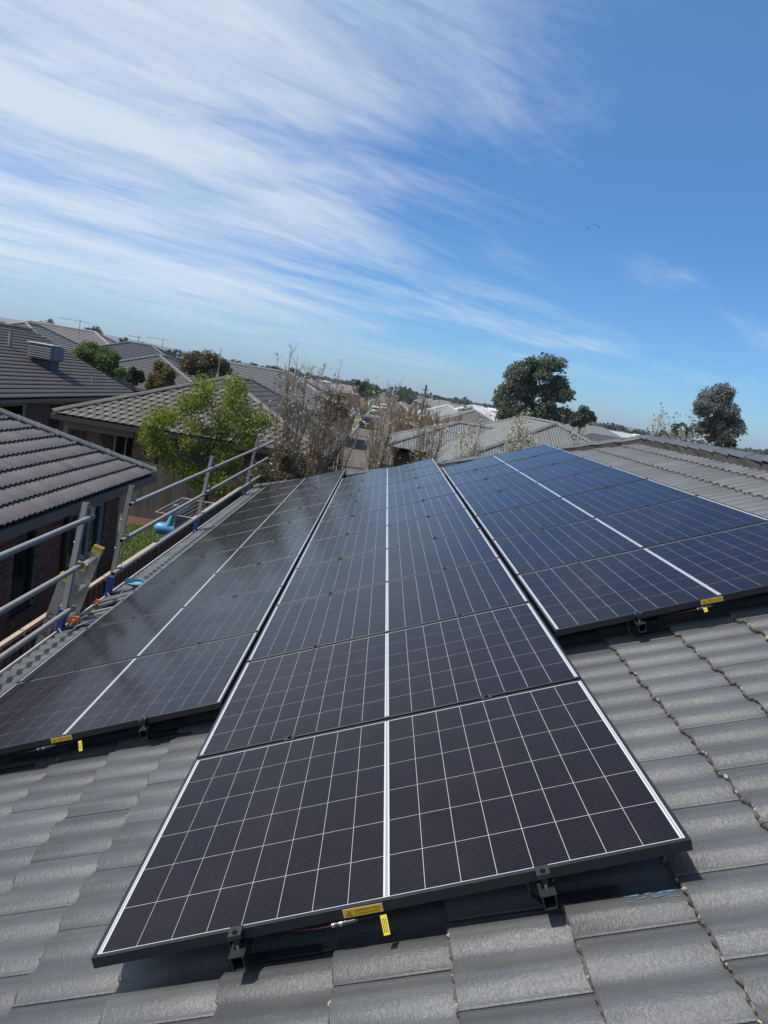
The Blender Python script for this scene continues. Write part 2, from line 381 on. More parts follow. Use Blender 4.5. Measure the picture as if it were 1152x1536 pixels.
CAPS_NEAR = [cap_mesh('ridge_cap', [TILE, TILE_NOSE], seed=i) for i in range(3)]

# ================================================================== THE GROUND
GRASS = mat('grass', (0.07, 0.11, 0.025), 0.95, noise=0.6, col2=(0.11, 0.12, 0.04), bump=(40, 0.6, 0.03), speck=(35, 0.62, (0.05, 0.075, 0.018)))
LAND = mat('dry_land', (0.10, 0.105, 0.05), 0.95, noise=0.012, col2=(0.15, 0.13, 0.075), speck=(0.05, 0.62, (0.045, 0.06, 0.03)))
mb = MB()
ng = 24
rad = [0, 40, 90, 180, 350, 700, 1400, 2800, 5600, 12000]
mb.v.append((0, 0, -0.03))
for r_ in rad[1:]:
    for k in range(ng): mb.v.append((r_ * math.cos(2 * math.pi * k / ng), r_ * math.sin(2 * math.pi * k / ng), -0.03))
for k in range(ng): mb.f.append((0, 1 + k, 1 + (k + 1) % ng))
for i in range(len(rad) - 2):
    for k in range(ng): a = 1 + i * ng; mb.f.append((a + k, a + ng + k, a + ng + (k + 1) % ng, a + (k + 1) % ng))
mb.m = [0] * len(mb.f); mb.sm = [False] * len(mb.f)
tag(mb.build('ground', LAND), kind='structure')

# ================================================================== OUR HOUSE
PITCH = R(22.0205); cp, sp = math.cos(PITCH), math.sin(PITCH)
U, V_, NN = Vector((cp, 0, sp)), Vector((0, 1, 0)), Vector((-sp, 0, cp))
O = Vector((0, 0, 3.35))
def uvn(u, v, n=0.0): return O + U * u + V_ * v + NN * n
RF = lambda u, v, n=0.0: frame_mat(uvn(u, v, n), U, NN)
N0 = -0.165                      # underside plane of the tiles
UR = 4.55; UE = -2.245           # ridge and eave of this face
hip_v = lambda u: 12.93 - 0.927 * u
near_v = lambda u: -9.0 + 0.927 * (u + 2.31)
house = empty('house', uvn(UE, -9, -0.5), 'charcoal tiled house roof in the foreground carrying the solar panels', 'house')
XW0 = uvn(UE, 0).x + 0.45; ZE = uvn(UE, 0, N0).z
XR = uvn(UR, 0).x; XE2 = 2 * XR - uvn(UE, 0).x
# body walls
mb = MB(); yw1 = hip_v(UE) - 0.5; yw0 = near_v(UE) + 0.5
for a, b in (((XW0, yw0), (XW0, yw1)), ((XW0, yw1), (XE2 - 0.45, yw1)), ((XE2 - 0.45, yw1), (XE2 - 0.45, yw0)), ((XE2 - 0.45, yw0), (XW0, yw0))):
    a, b = Vector((*a, 0)), Vector((*b, 0)); d = (b - a).normalized(); n = d.cross(Vector((0, 0, 1)))
    mb.prism([a, b, b + n * -0.1, a + n * -0.1], (0, 0, ZE - 0.12))
mb.build('wall', BRICK, house)
# roof: a deck with the tiles as its pieces
pe = lambda u, v: uvn(u, v, N0 - 0.012)
A, B_ = pe(UE, near_v(UE)), pe(UE, hip_v(UE)); C_, D_ = pe(UR, hip_v(UR)), pe(UR, near_v(UR))
mir = lambda p: Vector((2 * XR - p.x, p.y, p.z))
mb = MB(); mb.poly([A, B_, C_, D_][::-1])
mb.poly([mir(A), mir(B_), mir(C_), mir(D_)]); mb.poly([B_, mir(B_), C_][::-1]); mb.poly([A, mir(A), D_])
roof = mb.build('roof', SARK, house)
up2 = Vector((-cp, 0, sp))
# the other slopes: plain courses, mostly out of view
TILES_LOW = [tile_mesh('tile', 5, [TILE, TILE_NOSE], jag=0.003, seed=9)]
PW = 1.679; PH = 1.134; PS = 0.020; PP = PH + PS
UL = -0.023 - PW; URr = PW + 0.021
COLS = {'L': (UL, 1.742, 10), 'M': (0.0, 0.0, 10), 'R': (URr, 1.758, 7)}
def covered(u, v, m=0.30):
    for u0, v0, n in COLS.values():
        if u0 + m < u < u0 + PW - m and v0 + m < v < v0 + n * PP - m: return True
    return False
def our_rank(x, y):
    u, v = x + GAUGE / 2, y + TW / 2
    a, b, z = pix(uvn(u, v, -0.14))
    if z < 0.2 or not (-40 < a < 1192 and -40 < b < 1576): return 1e6 + (Vector(uvn(u, v)) - CAM).length
    if covered(u, v, 0.05): return 1e3 + z
    return z
tile_face(roof, RF(0, 0, N0), [(UE, near_v(UE)), (UE, hip_v(UE) + 0.05), (UR, hip_v(UR) + 0.05), (UR, near_v(UR))], TILES_NEAR, limit=300, b0=0.0145 - 7 * GAUGE, a0=0.058, rank=our_rank, jit=0.0035)
# far hip slope and back slope in low detail
fb = Vector((0, -cp, sp)); Bc = B_ + Vector((0, 0, 0.012))
hipw = 2 * (XR - B_.x)
FH = frame_mat(Bc, fb, Vector((0, sp, cp)))
hl = (UR - UE)
tile_face(roof, FH, [(0, 0), (0, hipw), (hl, hipw / 2)], TILES_LOW, joined='tile_field')
# hip and ridge caps with bedding
lift = 0.022
hipA = uvn(UE + 0.05, hip_v(UE + 0.05), N0 + 0.03); rA = uvn(UR, hip_v(UR), N0 + 0.03); rB = uvn(UR, near_v(UR), N0 + 0.03)
cap_run(roof, hipA, rA, CAPS_NEAR, lift=lift); cap_run(roof, rB, rA, CAPS_NEAR, lift=lift + 0.004, pitch=0.36); cap_run(roof, mir(hipA), rA, CAPS_NEAR, lift=lift)
def bedding(parent, a, b, w=0.135, h=0.055, n=60, base=-0.02, name='mortar_bedding', m=MORTAR):
    a, b = Vector(a), Vector(b); d = (b - a).normalized(); s = d.cross(Vector((0, 0, 1))).normalized(); mbx = MB(); vs = []
    r = random.Random(5)
    for i in range(n + 1):
        p = a.lerp(b, i / n)
        for k, (y, z) in enumerate(((-w, base - 0.05), (-w, base + h * 0.5), (-w * 0.6, base + h), (w * 0.6, base + h), (w, base + h * 0.5), (w, base - 0.05))):
            q = p + s * (y + r.uniform(-1, 1) * 0.012) ; q = q + Vector((0, 0, z + r.uniform(-1, 1) * 0.006)); vs.append(q)
    fs = [(i * 6 + k, i * 6 + k + 1, i * 6 + 7 + k, i * 6 + 6 + k) for i in range(n) for k in range(5)]
    mbx.add(vs, fs, 0); return mbx.build(name, m, parent)
bedding(roof, hipA, rA); bedding(roof, rB, rA)
# gutter, fascia
GUT = mat('gutter_paint', (0.50, 0.49, 0.46), 0.4, noise=6, col2=(0.40, 0.39, 0.37))
gx = uvn(-2.31, 0, -0.13).x; gz = uvn(-2.31, 0, -0.13).z
mb = MB(); y0, y1 = near_v(UE), hip_v(UE) + 0.12
secs = [(gx + 0.115, gz - 0.01), (gx + 0.115, gz - 0.105), (gx + 0.02, gz - 0.115), (gx, gz - 0.095), (gx, gz - 0.008), (gx - 0.006, gz), (gx + 0.010, gz + 0.004), (gx + 0.016, gz - 0.004)]
vs = [Vector((x, y, z)) for y in (y0, y1) for x, z in secs]; n = len(secs)
mb.add(vs, [(i, i + 1, n + i + 1, n + i) for i in range(n - 1)], 0); mb.add([v + Vector((0.002, 0, 0.002)) for v in vs], [(i, n + i, n + i + 1, i + 1) for i in range(n - 1)], 0)
mb.poly([vs[n + i] for i in range(5)]); mb.build('gutter', GUT, house)
mb = MB(); mb.box((gx + 0.118, y0, gz - 0.19), (gx + 0.14, y1, gz + 0.01)); mb.build('fascia', GUT, house)
mb = MB(); mb.box((gx + 0.14, y0, gz - 0.19), (XW0 + 0.05, y1 - 0.1, gz - 0.175)); mb.build('soffit', GUT, house)

# ================================================================== SOLAR PANELS
def cell_mat():
    m = bpy.data.materials.new('silicon_cell'); m.use_nodes = True
    nt = m.node_tree; b = nt.nodes['Principled BSDF']; L = nt.links.new
    t = nt.nodes.new('ShaderNodeTexCoord'); s = nt.nodes.new('ShaderNodeSeparateXYZ'); L(t.outputs['Object'], s.inputs[0])
    a = nt.nodes.new('ShaderNodeMath'); a.operation = 'MULTIPLY'; L(s.outputs[1], a.inputs[0]); a.inputs[1].default_value = 1 / 0.00917
    f = nt.nodes.new('ShaderNodeMath'); f.operation = 'FRACT'; L(a.outputs[0], f.inputs[0])
    g = nt.nodes.new('ShaderNodeMath'); g.operation = 'LESS_THAN'; L(f.outputs[0], g.inputs[0]); g.inputs[1].default_value = 0.22
    oi = nt.nodes.new('ShaderNodeObjectInfo'); mr = nt.nodes.new('ShaderNodeMapRange'); L(oi.outputs['Random'], mr.inputs[0]); mr.inputs[3].default_value = 0.85; mr.inputs[4].default_value = 1.15
    hs = nt.nodes.new('ShaderNodeHueSaturation'); hs.inputs['Color'].default_value = (0.0050, 0.0034, 0.0080, 1); L(mr.outputs[0], hs.inputs['Value'])
    mx = nt.nodes.new('ShaderNodeMix'); mx.data_type = 'RGBA'; L(g.outputs[0], mx.inputs[0]); L(hs.outputs[0], mx.inputs[6]); mx.inputs[7].default_value = (0.040, 0.034, 0.042, 1)
    gg = nt.nodes.new('ShaderNodeNewGeometry'); dn = nt.nodes.new('ShaderNodeTexNoise'); dn.inputs['Scale'].default_value = 3.2; dn.inputs['Detail'].default_value = 8; dn.inputs['Roughness'].default_value = 0.7; L(gg.outputs['Position'], dn.inputs['Vector'])
    dr = nt.nodes.new('ShaderNodeMapRange'); L(dn.outputs[0], dr.inputs[0]); dr.inputs[1].default_value = 0.42; dr.inputs[2].default_value = 0.75; dr.inputs[3].default_value = 0.0; dr.inputs[4].default_value = 0.03
    dm = nt.nodes.new('ShaderNodeMix'); dm.data_type = 'RGBA'; L(dr.outputs[0], dm.inputs[0]); L(mx.outputs[2], dm.inputs[6]); dm.inputs[7].default_value = (0.24, 0.20, 0.15, 1)
    L(dm.outputs[2], b.inputs['Base Color']); b.inputs['Roughness'].default_value = 0.5; b.inputs['Specular IOR Level'].default_value = 0.0
    glass_coat(nt, b); return m
def glass_coat(nt, b):
    """the laminated, finely textured cover glass"""
    L = nt.links.new
    b.inputs['Coat Weight'].default_value = 1.0; b.inputs['Coat Roughness'].default_value = 0.11; b.inputs['Coat IOR'].default_value = 1.235
    g = nt.nodes.new('ShaderNodeNewGeometry'); n = nt.nodes.new('ShaderNodeTexNoise'); n.inputs['Scale'].default_value = 700; n.inputs['Detail'].default_value = 1; L(g.outputs['Position'], n.inputs['Vector'])
    bp = nt.nodes.new('ShaderNodeBump'); bp.inputs['Strength'].default_value = 0.05; bp.inputs['Distance'].default_value = 0.0004; L(n.outputs[0], bp.inputs['Height']); L(bp.outputs[0], b.inputs['Coat Normal'])
    # thin uneven dust
    d = nt.nodes.new('ShaderNodeTexNoise'); d.inputs['Scale'].default_value = 2.5; d.inputs['Detail'].default_value = 5; L(g.outputs['Position'], d.inputs['Vector'])
    r = nt.nodes.new('ShaderNodeMapRange'); L(d.outputs[0], r.inputs[0]); r.inputs[1].default_value = 0.3; r.inputs[2].default_value = 0.7; r.inputs[3].default_value = 0.13; r.inputs[4].default_value = 0.22; L(r.outputs[0], b.inputs['Coat Roughness'])
CELL = cell_mat()
BACK = bpy.data.materials.new('white_backsheet'); BACK.use_nodes = True
_b = BACK.node_tree.nodes['Principled BSDF']; _b.inputs['Base Color'].default_value = (0.58, 0.58, 0.57, 1); _b.inputs['Roughness'].default_value = 0.6; glass_coat(BACK.node_tree, _b)
RIBB = mat('bus_ribbon', (0.36, 0.37, 0.38), 0.35, metal=0.3, coat=1.0, coat_rough=0.1)
LIP, MU, MV, CB = 0.011, 0.013, 0.0045, 0.017
cu = (PW - 2 * (LIP + MU) - CB) / 16; cv = (PH - 2 * (LIP + MV)) / 6
gu, gv = 0.0014, 0.0022
cells_uv = []
for i in range(16):
    u0 = LIP + MU + i * cu + (CB if i >= 8 else 0)
    for j in range(6): cells_uv.append((u0 + cu / 2, LIP + MV + j * cv + cv / 2))
ZG = -0.0020
mb = MB(); mb.box((-(cu - gu) / 2, -(cv - gv) / 2, -0.0003), ((cu - gu) / 2, (cv - gv) / 2, 0.0)); CELLM = mb.mesh('cell', CELL)
mb = MB()
for a, b in cells_uv: mb.box((a - (cu - gu) / 2, b - (cv - gv) / 2, ZG - 0.0003), (a + (cu - gu) / 2, b + (cv - gv) / 2, ZG))
CELLS_ALL = mb.mesh('cell_array', CELL)
mb = MB(); FD = 0.033
outer = [(0, 0), (PW, 0), (PW, PH), (0, PH)]; inner = [(LIP, LIP), (PW - LIP, LIP), (PW - LIP, PH - LIP), (LIP, PH - LIP)]
ch = 0.0012
o2 = [(ch, ch), (PW - ch, ch), (PW - ch, PH - ch), (ch, PH - ch)]
ringz = [(outer, -FD), (outer, -ch), (o2, 0.0), (inner, 0.0), (inner, ZG - 0.002)]
vs = [Vector((x, y, z)) for rg, z in ringz for x, y in rg]
mb.add(vs, [(r_ * 4 + k, r_ * 4 + (k + 1) % 4, r_ * 4 + 4 + (k + 1) % 4, r_ * 4 + 4 + k) for r_ in range(4) for k in range(4)])
fl = 0.03; inb = [(fl, fl), (PW - fl, fl), (PW - fl, PH - fl), (fl, PH - fl)]
vs2 = [Vector((x, y, -FD)) for x, y in outer] + [Vector((x, y, -FD)) for x, y in inb]
mb.add(vs2, [((k + 1) % 4, k, 4 + k, 4 + (k + 1) % 4) for k in range(4)])
FRAMEM = mb.mesh('frame', FRAME)
mb = MB(); mb.box((LIP - 0.004, LIP - 0.004, ZG - 0.006), (PW - LIP + 0.004, PH - LIP + 0.004, ZG - 0.0005)); BACKM = mb.mesh('backsheet', BACK)
RIBM = []
xc = LIP + MU + 8 * cu + CB / 2
for x, w in ((LIP + 0.006, 0.0022), (xc, 0.0036), (PW - LIP - 0.006, 0.0022)):
    mb = MB(); mb.box((x - w, LIP + 0.006, ZG - 0.0006), (x + w, PH - LIP - 0.006, ZG - 0.0001)); RIBM.append(mb.mesh('bus_ribbon', RIBB))
colname = {'L': 'gutter-side', 'M': 'middle', 'R': 'ridge-side'}
YELLOW = mat('label_yellow', (0.62, 0.36, 0.01), 0.5); INK = mat('label_ink', (0.02, 0.015, 0.01), 0.6); LPALE = mat('label_border', (0.55, 0.42, 0.2), 0.5)
TAGY = mat('tag_yellow', (0.75, 0.58, 0.04), 0.5)
def text_mesh(name, body, size, material, ext=0.0):
    cu_ = bpy.data.curves.new(name, 'FONT'); cu_.body = body; cu_.size = size; cu_.extrude = ext; cu_.resolution_u = 2; cu_.align_x = 'LEFT'
    o = bpy.data.objects.new(name, cu_); COL.objects.link(o); dg = bpy.context.evaluated_depsgraph_get(); dg.update()
    me = bpy.data.meshes.new_from_object(o.evaluated_get(dg)); bpy.data.objects.remove(o); bpy.data.curves.remove(cu_)
    me.materials.clear(); me.materials.append(material); return me
T1 = text_mesh('lettering', 'WARNING PV STRING', 0.0105, INK); T2 = text_mesh('lettering', 'DISCONNECTION POINT', 0.0098, INK)
def fit_width(me, w):
    xs = [v.co.x for v in me.vertices]; k = w / (max(xs) - min(xs))
    for v in me.vertices: v.co.x = (v.co.x - min(xs)) * k
fit_width(T1, 0.086); fit_width(T2, 0.086)
def warning_label(panel, PM, u0, tilt=0.0):
    """plate stuck on the front face of the frame"""
    LM = PM @ Matrix.Translation((u0, -0.0022, -0.029)) @ Matrix.Rotation(R(90), 4, 'X') @ Matrix.Rotation(tilt, 4, 'Z') @ Matrix.Scale(0.82, 4)
    mb = MB(); mb.box((0, 0, -0.0015), (0.135, 0.031, 0.0)); pl = put(bpy.data.objects.new('warning_label', mb.mesh('warning_label', LPALE)), panel, LM); pl['label'] = 'small yellow warning label with black lettering'
    mb = MB(); mb.box((0.003, 0.003, 0.0), (0.132, 0.028, 0.0004)); inst('label_face', mb.mesh('label_face', YELLOW), pl, LM)
    inst('lettering', T1, pl, LM @ Matrix.Translation((0.040, 0.0172, 0.0007))); inst('lettering', T2, pl, LM @ Matrix.Translation((0.040, 0.006, 0.0007)))
    mb = MB(); c = Vector((0.021, 0.0135, 0.0008)); tri = lambda s: [c + Vector((s * math.sin(R(a)), s * math.cos(R(a)) - 0.001, 0)) for a in (0, 240, 120)]
    o_, i_ = tri(0.0125), tri(0.0085); mb.add(o_ + i_, [(k, (k + 1) % 3, 3 + (k + 1) % 3, 3 + k) for k in range(3)]); mb.box((0.0204, 0.0115, 0.0007), (0.0216, 0.0165, 0.001)); mb.box((0.0204, 0.0088, 0.0007), (0.0216, 0.0100, 0.001))
    inst('warning_triangle', mb.mesh('warning_triangle', INK), pl, LM)
for cname, (u0, v0, n) in COLS.items():
    for k in range(n):
        PM = RF(u0, v0 + k * PP, rnd.uniform(-1, 1) * 0.0008)
        pos = 'front-most' if k == 0 else ('last' if k == n - 1 else ORD[k] + ' from the front')
        p = empty('solar_module', PM, f'black framed solar panel, {pos} in the {colname[cname]} column', 'solar panel', 'solar panels on the tiled roof')
        inst('frame', FRAMEM, p, PM); inst('backsheet', BACKM, p, PM); [inst('bus_ribbon', q, p, PM) for q in RIBM]
        if k < (4 if cname == 'M' else 3):
            for a, b in cells_uv: inst('cell', CELLM, p, PM @ Matrix.Translation((a, b, ZG)))
        else: inst('cell_array', CELLS_ALL, p, PM)['kind'] = 'stuff'
        if k == 0: warning_label(p, PM, {'M': 0.715, 'L': 0.775, 'R': 0.735}[cname], R(-1.0))
# rails, clamps, brackets
BOLT = mat('bolt_black', (0.015, 0.015, 0.016), 0.22, metal=0.7)
mb = MB(); mb.box((-0.022, -0.012, 0.0), (0.022, 0.034, 0.0032)); mb.box((-0.022, -0.012, -0.012), (0.022, -0.009, 0.0)); mb.box((-0.010, -0.006, -0.040), (0.010, 0.004, -0.002)); ENDC = mb.mesh('end_clamp', RAILM)
mb = MB(); mb.box((-0.022, -0.02, 0.0), (0.022, 0.02, 0.0032)); mb.box((-0.012, -0.008, -0.04), (0.012, 0.008, 0.0)); MIDC = mb.mesh('mid_clamp', RAILM)
mb = MB(); mb.tube([(0, 0, 0.003), (0, 0, 0.008), (0, 0, 0.0105)], [0.0085, 0.008, 0.005], 10); BOLTM = mb.mesh('bolt', BOLT)
mb = MB(); mb.tube([(0, -0.004, -0.050), (0, -0.004, -0.035)], 0.0055, 8); BOLTS = mb.mesh('clamp_stud', mat('stud_steel', (0.45, 0.40, 0.28), 0.4, metal=0.7))
def rail_mesh(Ln):
    mb = MB(); w, h, t = 0.018, 0.042, 0.0028
    o = [(-w, 0), (w, 0), (w, h), (-w, h)]; i = [(-w + t, t), (w - t, t), (w - t, h - t), (-w + t, h - t)]
    vs = [Vector((x, y, z)) for y in (0, Ln) for x, z in o + i]
    for k in range(4):
        j = (k + 1) % 4
        mb.add(vs, [(k, 8 + k, 8 + j, j), (4 + k, 4 + j, 12 + j, 12 + k), (k, j, 4 + j, 4 + k), (8 + k, 12 + k, 12 + j, 8 + j)])
    mb.box((-w - 0.004, 0.0, h - 0.003), (-w, Ln, h)); mb.box((w, 0.0, h - 0.003), (w + 0.004, Ln, h))
    return mb.mesh('rail', RAILM)
for cname, (u0, v0, n) in COLS.items():
    Ln = n * PP + 0.08; rm = rail_mesh(Ln)
    for s, fr in (('lower', 0.248), ('upper', 0.757)):
        RM_ = RF(u0 + fr * PW, v0 - 0.055, -FD - 0.050)
        r = empty('mounting_rail', RM_, f'black aluminium mounting rail under the {colname[cname]} panel column, its {s} one of two', 'mounting rail', 'rails under the panels')
        inst('rail_tube', rm, r, RM_)
        for k in range(n + 1):
            if k in (0, n):
                CM = RF(u0 + fr * PW, v0 + (0 if k == 0 else n * PP - PS), 0.0006)
                if k == n: CM = CM @ Matrix.Rotation(math.pi, 4, 'Z')
                CM = CM @ Matrix.Translation((0, -0.019, 0)) @ Matrix.Scale(0.85, 4)
                c = inst('end_clamp', ENDC, r, CM); inst('bolt', BOLTM, c, CM @ Matrix.Translation((0, 0.004, 0))); inst('clamp_stud', BOLTS, c, CM)
            else:
                CM = RF(u0 + fr * PW, v0 + k * PP - PS / 2, 0.0006); c = inst('mid_clamp', MIDC, r, CM); inst('bolt', BOLTM, c, CM)
        # tile hooks: foot strap rising from under a tile to the rail
        for v in np.arange(v0 + 0.05, v0 + Ln, 1.25):
            mb = MB(); x0 = u0 + fr * PW; pts = [uvn(x0 + 0.20, v, N0 + 0.02), uvn(x0 - 0.02, v, N0 + 0.03), uvn(x0 - 0.045, v, N0 + 0.06), uvn(x0 - 0.045, v, -FD - 0.012)]
            for a, b in zip(pts, pts[1:]):
                d = (b - a).normalized(); nn = d.cross(V_).normalized() * 0.003; w = V_ * 0.016
                mb.add([a - w - nn, a + w - nn, a + w + nn, a - w + nn, b - w - nn, b + w - nn, b + w + nn, b - w + nn], [(0, 1, 2, 3), (7, 6, 5, 4), (0, 4, 5, 1), (1, 5, 6, 2), (2, 6, 7, 3), (3, 7, 4, 0)])
            mb.build('roof_hook', RAILM, r)
# cables at the front edges, with connectors and hanging tags
CABR = mat('cable_red', (0.10, 0.018, 0.014), 0.5); CABB = mat('cable_black', (0.012, 0.012, 0.012), 0.5); CONN = mat('connector', (0.03, 0.03, 0.033), 0.35); SILV = mat('connector_ring', (0.3, 0.3, 0.31), 0.3, metal=0.7)
def cable(u0, v0, ua, ub, tag_u, lab, tag_len=0.062, tag_v=-0.012):
    base = uvn(ua, v0, -0.05); c = empty('solar_cable', base, lab, 'cable')
    def L_(u, v, n): return uvn(u, v0 + v, n)
    mb = MB(); mb.tube([L_(ua - 0.10, 0.10, -0.06), L_(ua - 0.02, 0.02, -0.052), L_(ua + 0.05, 0.004, -0.048), L_(ua + 0.10, 0.003, -0.047)], 0.0026, 8); mb.build('red_wire', CABR, c)
    mb = MB(); mb.tube([L_(ub - 0.06, 0.003, -0.045), L_(ub, 0.008, -0.047), L_(ub + 0.12, 0.05, -0.05), L_(ub + 0.35, 0.16, -0.055)], 0.0032, 8); mb.build('black_wire', CABB, c)
    mb = MB(); a = L_(ua + 0.09, 0.003, -0.047); b = L_(ub - 0.05, 0.003, -0.045)
    for t0, t1, r_ in ((0, 0.12, 0.007), (0.12, 0.2, 0.009), (0.2, 0.5, 0.0075), (0.5, 0.58, 0.0095), (0.58, 0.9, 0.0078), (0.9, 1, 0.006)): mb.tube([a.lerp(b, t0), a.lerp(b, t1)], r_, 10)
    k = mb.build('connector', CONN, c); mb = MB(); mb.tube([a.lerp(b, 0.02), a.lerp(b, 0.11)], 0.0074, 10); mb.tube([a.lerp(b, 0.30), a.lerp(b, 0.42)], 0.0080, 10); mb.build('connector_ring', SILV, k)
    TM_ = frame_mat(L_(tag_u, tag_v, -0.040), (U * 0.98 + V_ * 0.05), (V_ * -1 + NN * 0.55))
    mb = MB(); mb.box((-0.009, -tag_len, -0.0006), (0.009, 0.0, 0.0006)); tg = put(bpy.data.objects.new('cable_tag', mb.mesh('cable_tag', TAGY)), c, TM_); tg['label'] = 'bright yellow cable tag hanging down'
    mb = MB()
    for i in range(3): mb.box((-0.006 + i * 0.0045, -tag_len + 0.006, 0.0007), (-0.0045 + i * 0.0045, -0.008, 0.001))
    inst('lettering', mb.mesh('lettering', INK), tg, TM_)
cable(0, 0.0, 0.585, 0.80, 0.822, 'red and black solar cable with connector and yellow tag under the foremost panel', 0.05, -0.004)
cable(0, COLS['L'][1], UL + 0.60, UL + 0.84, UL + 0.93, 'solar cable with a yellow tag at the front of the gutter-side panel column', 0.05, -0.02)
cable(0, COLS['R'][1], URr + 0.62, URr + 0.84, URr + 0.745, 'solar cable with a small pale tag at the front of the ridge-side panel column', 0.022, -0.015)

# ================================================================== EDGE PROTECTION ON THE GUTTER
CLIP = mat('clip_wire', (0.30, 0.31, 0.31), 0.4, metal=0.8)
POSTY = [4.77, 5.98, 9.65, 13.72]
PB = Vector((-2.075, 0, 2.28)); PT = Vector((-1.945, 0, 3.60))
def post_x(z): return PB.x + (PT.x - PB.x) * (z - PB.z) / (PT.z - PB.z)
def frame_along(a, b, roll=0.0):
    d = (Vector(b) - Vector(a)).normalized(); y = Vector((0, 1, 0)); x = y.cross(d).normalized(); y = d.cross(x)
    a = Vector(a); return Matrix(((x.x, y.x, d.x, a.x), (x.y, y.y, d.y, a.y), (x.z, y.z, d.z, a.z), (0, 0, 0, 1))) @ Matrix.Rotation(roll, 4, 'Z')
postlab = ['galvanised guard rail post in a blue foot beside the ladder, nearest the camera', 'galvanised guard rail post in a blue foot just past the ladder', 'galvanised guard rail post in a blue foot beside the clothesline', 'galvanised guard rail post in a blue foot at the far end of the gutter']
for i, y in enumerate(POSTY):
    a = PB + Vector((0, y, 0)); b = PT + Vector((0, y, 0)); Ln = (b - a).length
    p = empty('guard_post', a, postlab[i], 'guard rail post', 'guard rail posts along the gutter')
    FM = frame_along(a, b, R(4 if i % 2 else -3))
    mb = MB(); w, t = 0.024, 0.003
    for q in range(4):
        Q = Matrix.Rotation(q * math.pi / 2, 4, 'Z'); mb.box((w - t, -w, 0.25), (w, w - t, Ln), Mx=Q)
    me = mb.mesh('post_tube', ZINC); put(bpy.data.objects.new('post_tube', me), p, FM)
    mb = MB(); mb.box((-0.031, -0.031, -0.02), (0.031, 0.031, 0.31)); me = mb.mesh('blue_foot', BLUE); bevel_mesh(me, 0.005); put(bpy.data.objects.new('blue_foot', me), p, FM)
    # arm lying up the roof
    mb = MB(); AM = RF(-2.30, y, -0.115); mb.box((-0.02, -0.028, -0.004), (0.62, 0.028, 0.004)); put(bpy.data.objects.new('bracket_arm', mb.mesh('bracket_arm', BLUE)), p, AM)
    mb = MB(); mb.tube([uvn(-2.27, y - 0.03, -0.105), uvn(-2.20, y - 0.12, -0.20), uvn(-2.06, y - 0.13, -0.10), uvn(-1.98, y - 0.05, -0.10)], 0.007, 8); mb.build('brace_rod', ZINC, p)
    for z in (2.98, 3.3): 
        mb = MB(); x = post_x(z); mb.tube([(x - 0.034, y - 0.0, z - 0.08), (x - 0.045, y - 0.0, z - 0.08)], 0.012, 8); mb.build('bolt', CLIP, p)
def clip_at(parent, x, y, z):
    mb = MB(); pts = []
    for k in range(11):
        t = k / 10; a = R(-60 + 330 * t); pts.append((x + 0.031 * math.cos(a) + 0.012 * t, y + 0.012 * math.sin(7 * t) , z + 0.031 * math.sin(a)))
    pts += [(x + 0.015, y + 0.03, z + 0.055), (x - 0.02, y + 0.035, z + 0.10), (x - 0.03, y + 0.01, z + 0.085), (x - 0.05, y - 0.02, z + 0.05)]
    mb.tube(pts, 0.0045, 6); mb.build('wire_clip', CLIP, parent)
def guard_rail(y0, y1, z, lab, posts, x=None, ny=1, dx=0.052):
    xx = (post_x(z) + dx) if x is None else x
    g = empty('guard_rail', (xx, y0, z), lab, 'guard rail', 'guard rail tubes along the gutter')
    mb = MB(); mb.hollow((xx, y0, z), (xx, y1, z), 0.0242, 0.0035); mb.build('rail_pipe', ZINC, g)
    for y in posts: clip_at(g, xx - 0.004, y + 0.03, z)
    for y in np.arange(y0 + 1.7, y1 - 0.5, 2.9):
        mb = MB(); mb.hollow((xx, y, z), (xx, y + 0.09, z), 0.0278, 0.0036); mb.build('joiner_sleeve', ZINC, g)
    return g
guard_rail(0.4, 4.86, 3.46, 'top grey guard rail tube nearest the camera, running out past the picture edge', [4.77])
guard_rail(0.4, 4.86, 3.00, 'middle grey guard rail tube nearest the camera, ending beside the ladder', [4.77])
guard_rail(0.4, 4.86, 2.58, 'lowest grey guard rail tube nearest the camera, just above the gutter', [4.77])
guard_rail(5.90, 15.9, 3.41, 'long top guard rail tube beyond the ladder, with an open end', [5.98, 9.65, 13.72])
guard_rail(5.86, 9.9, 3.02, 'middle guard rail tube beyond the ladder, overlapping another at the third post', [5.98])
guard_rail(9.45, 15.4, 3.05, 'far middle guard rail tube passing the last two posts', [9.65, 13.72], dx=0.075)
guard_rail(5.82, 15.0, 2.66, 'long lowest guard rail tube beyond the ladder above the fence line', [5.98, 9.65, 13.72])

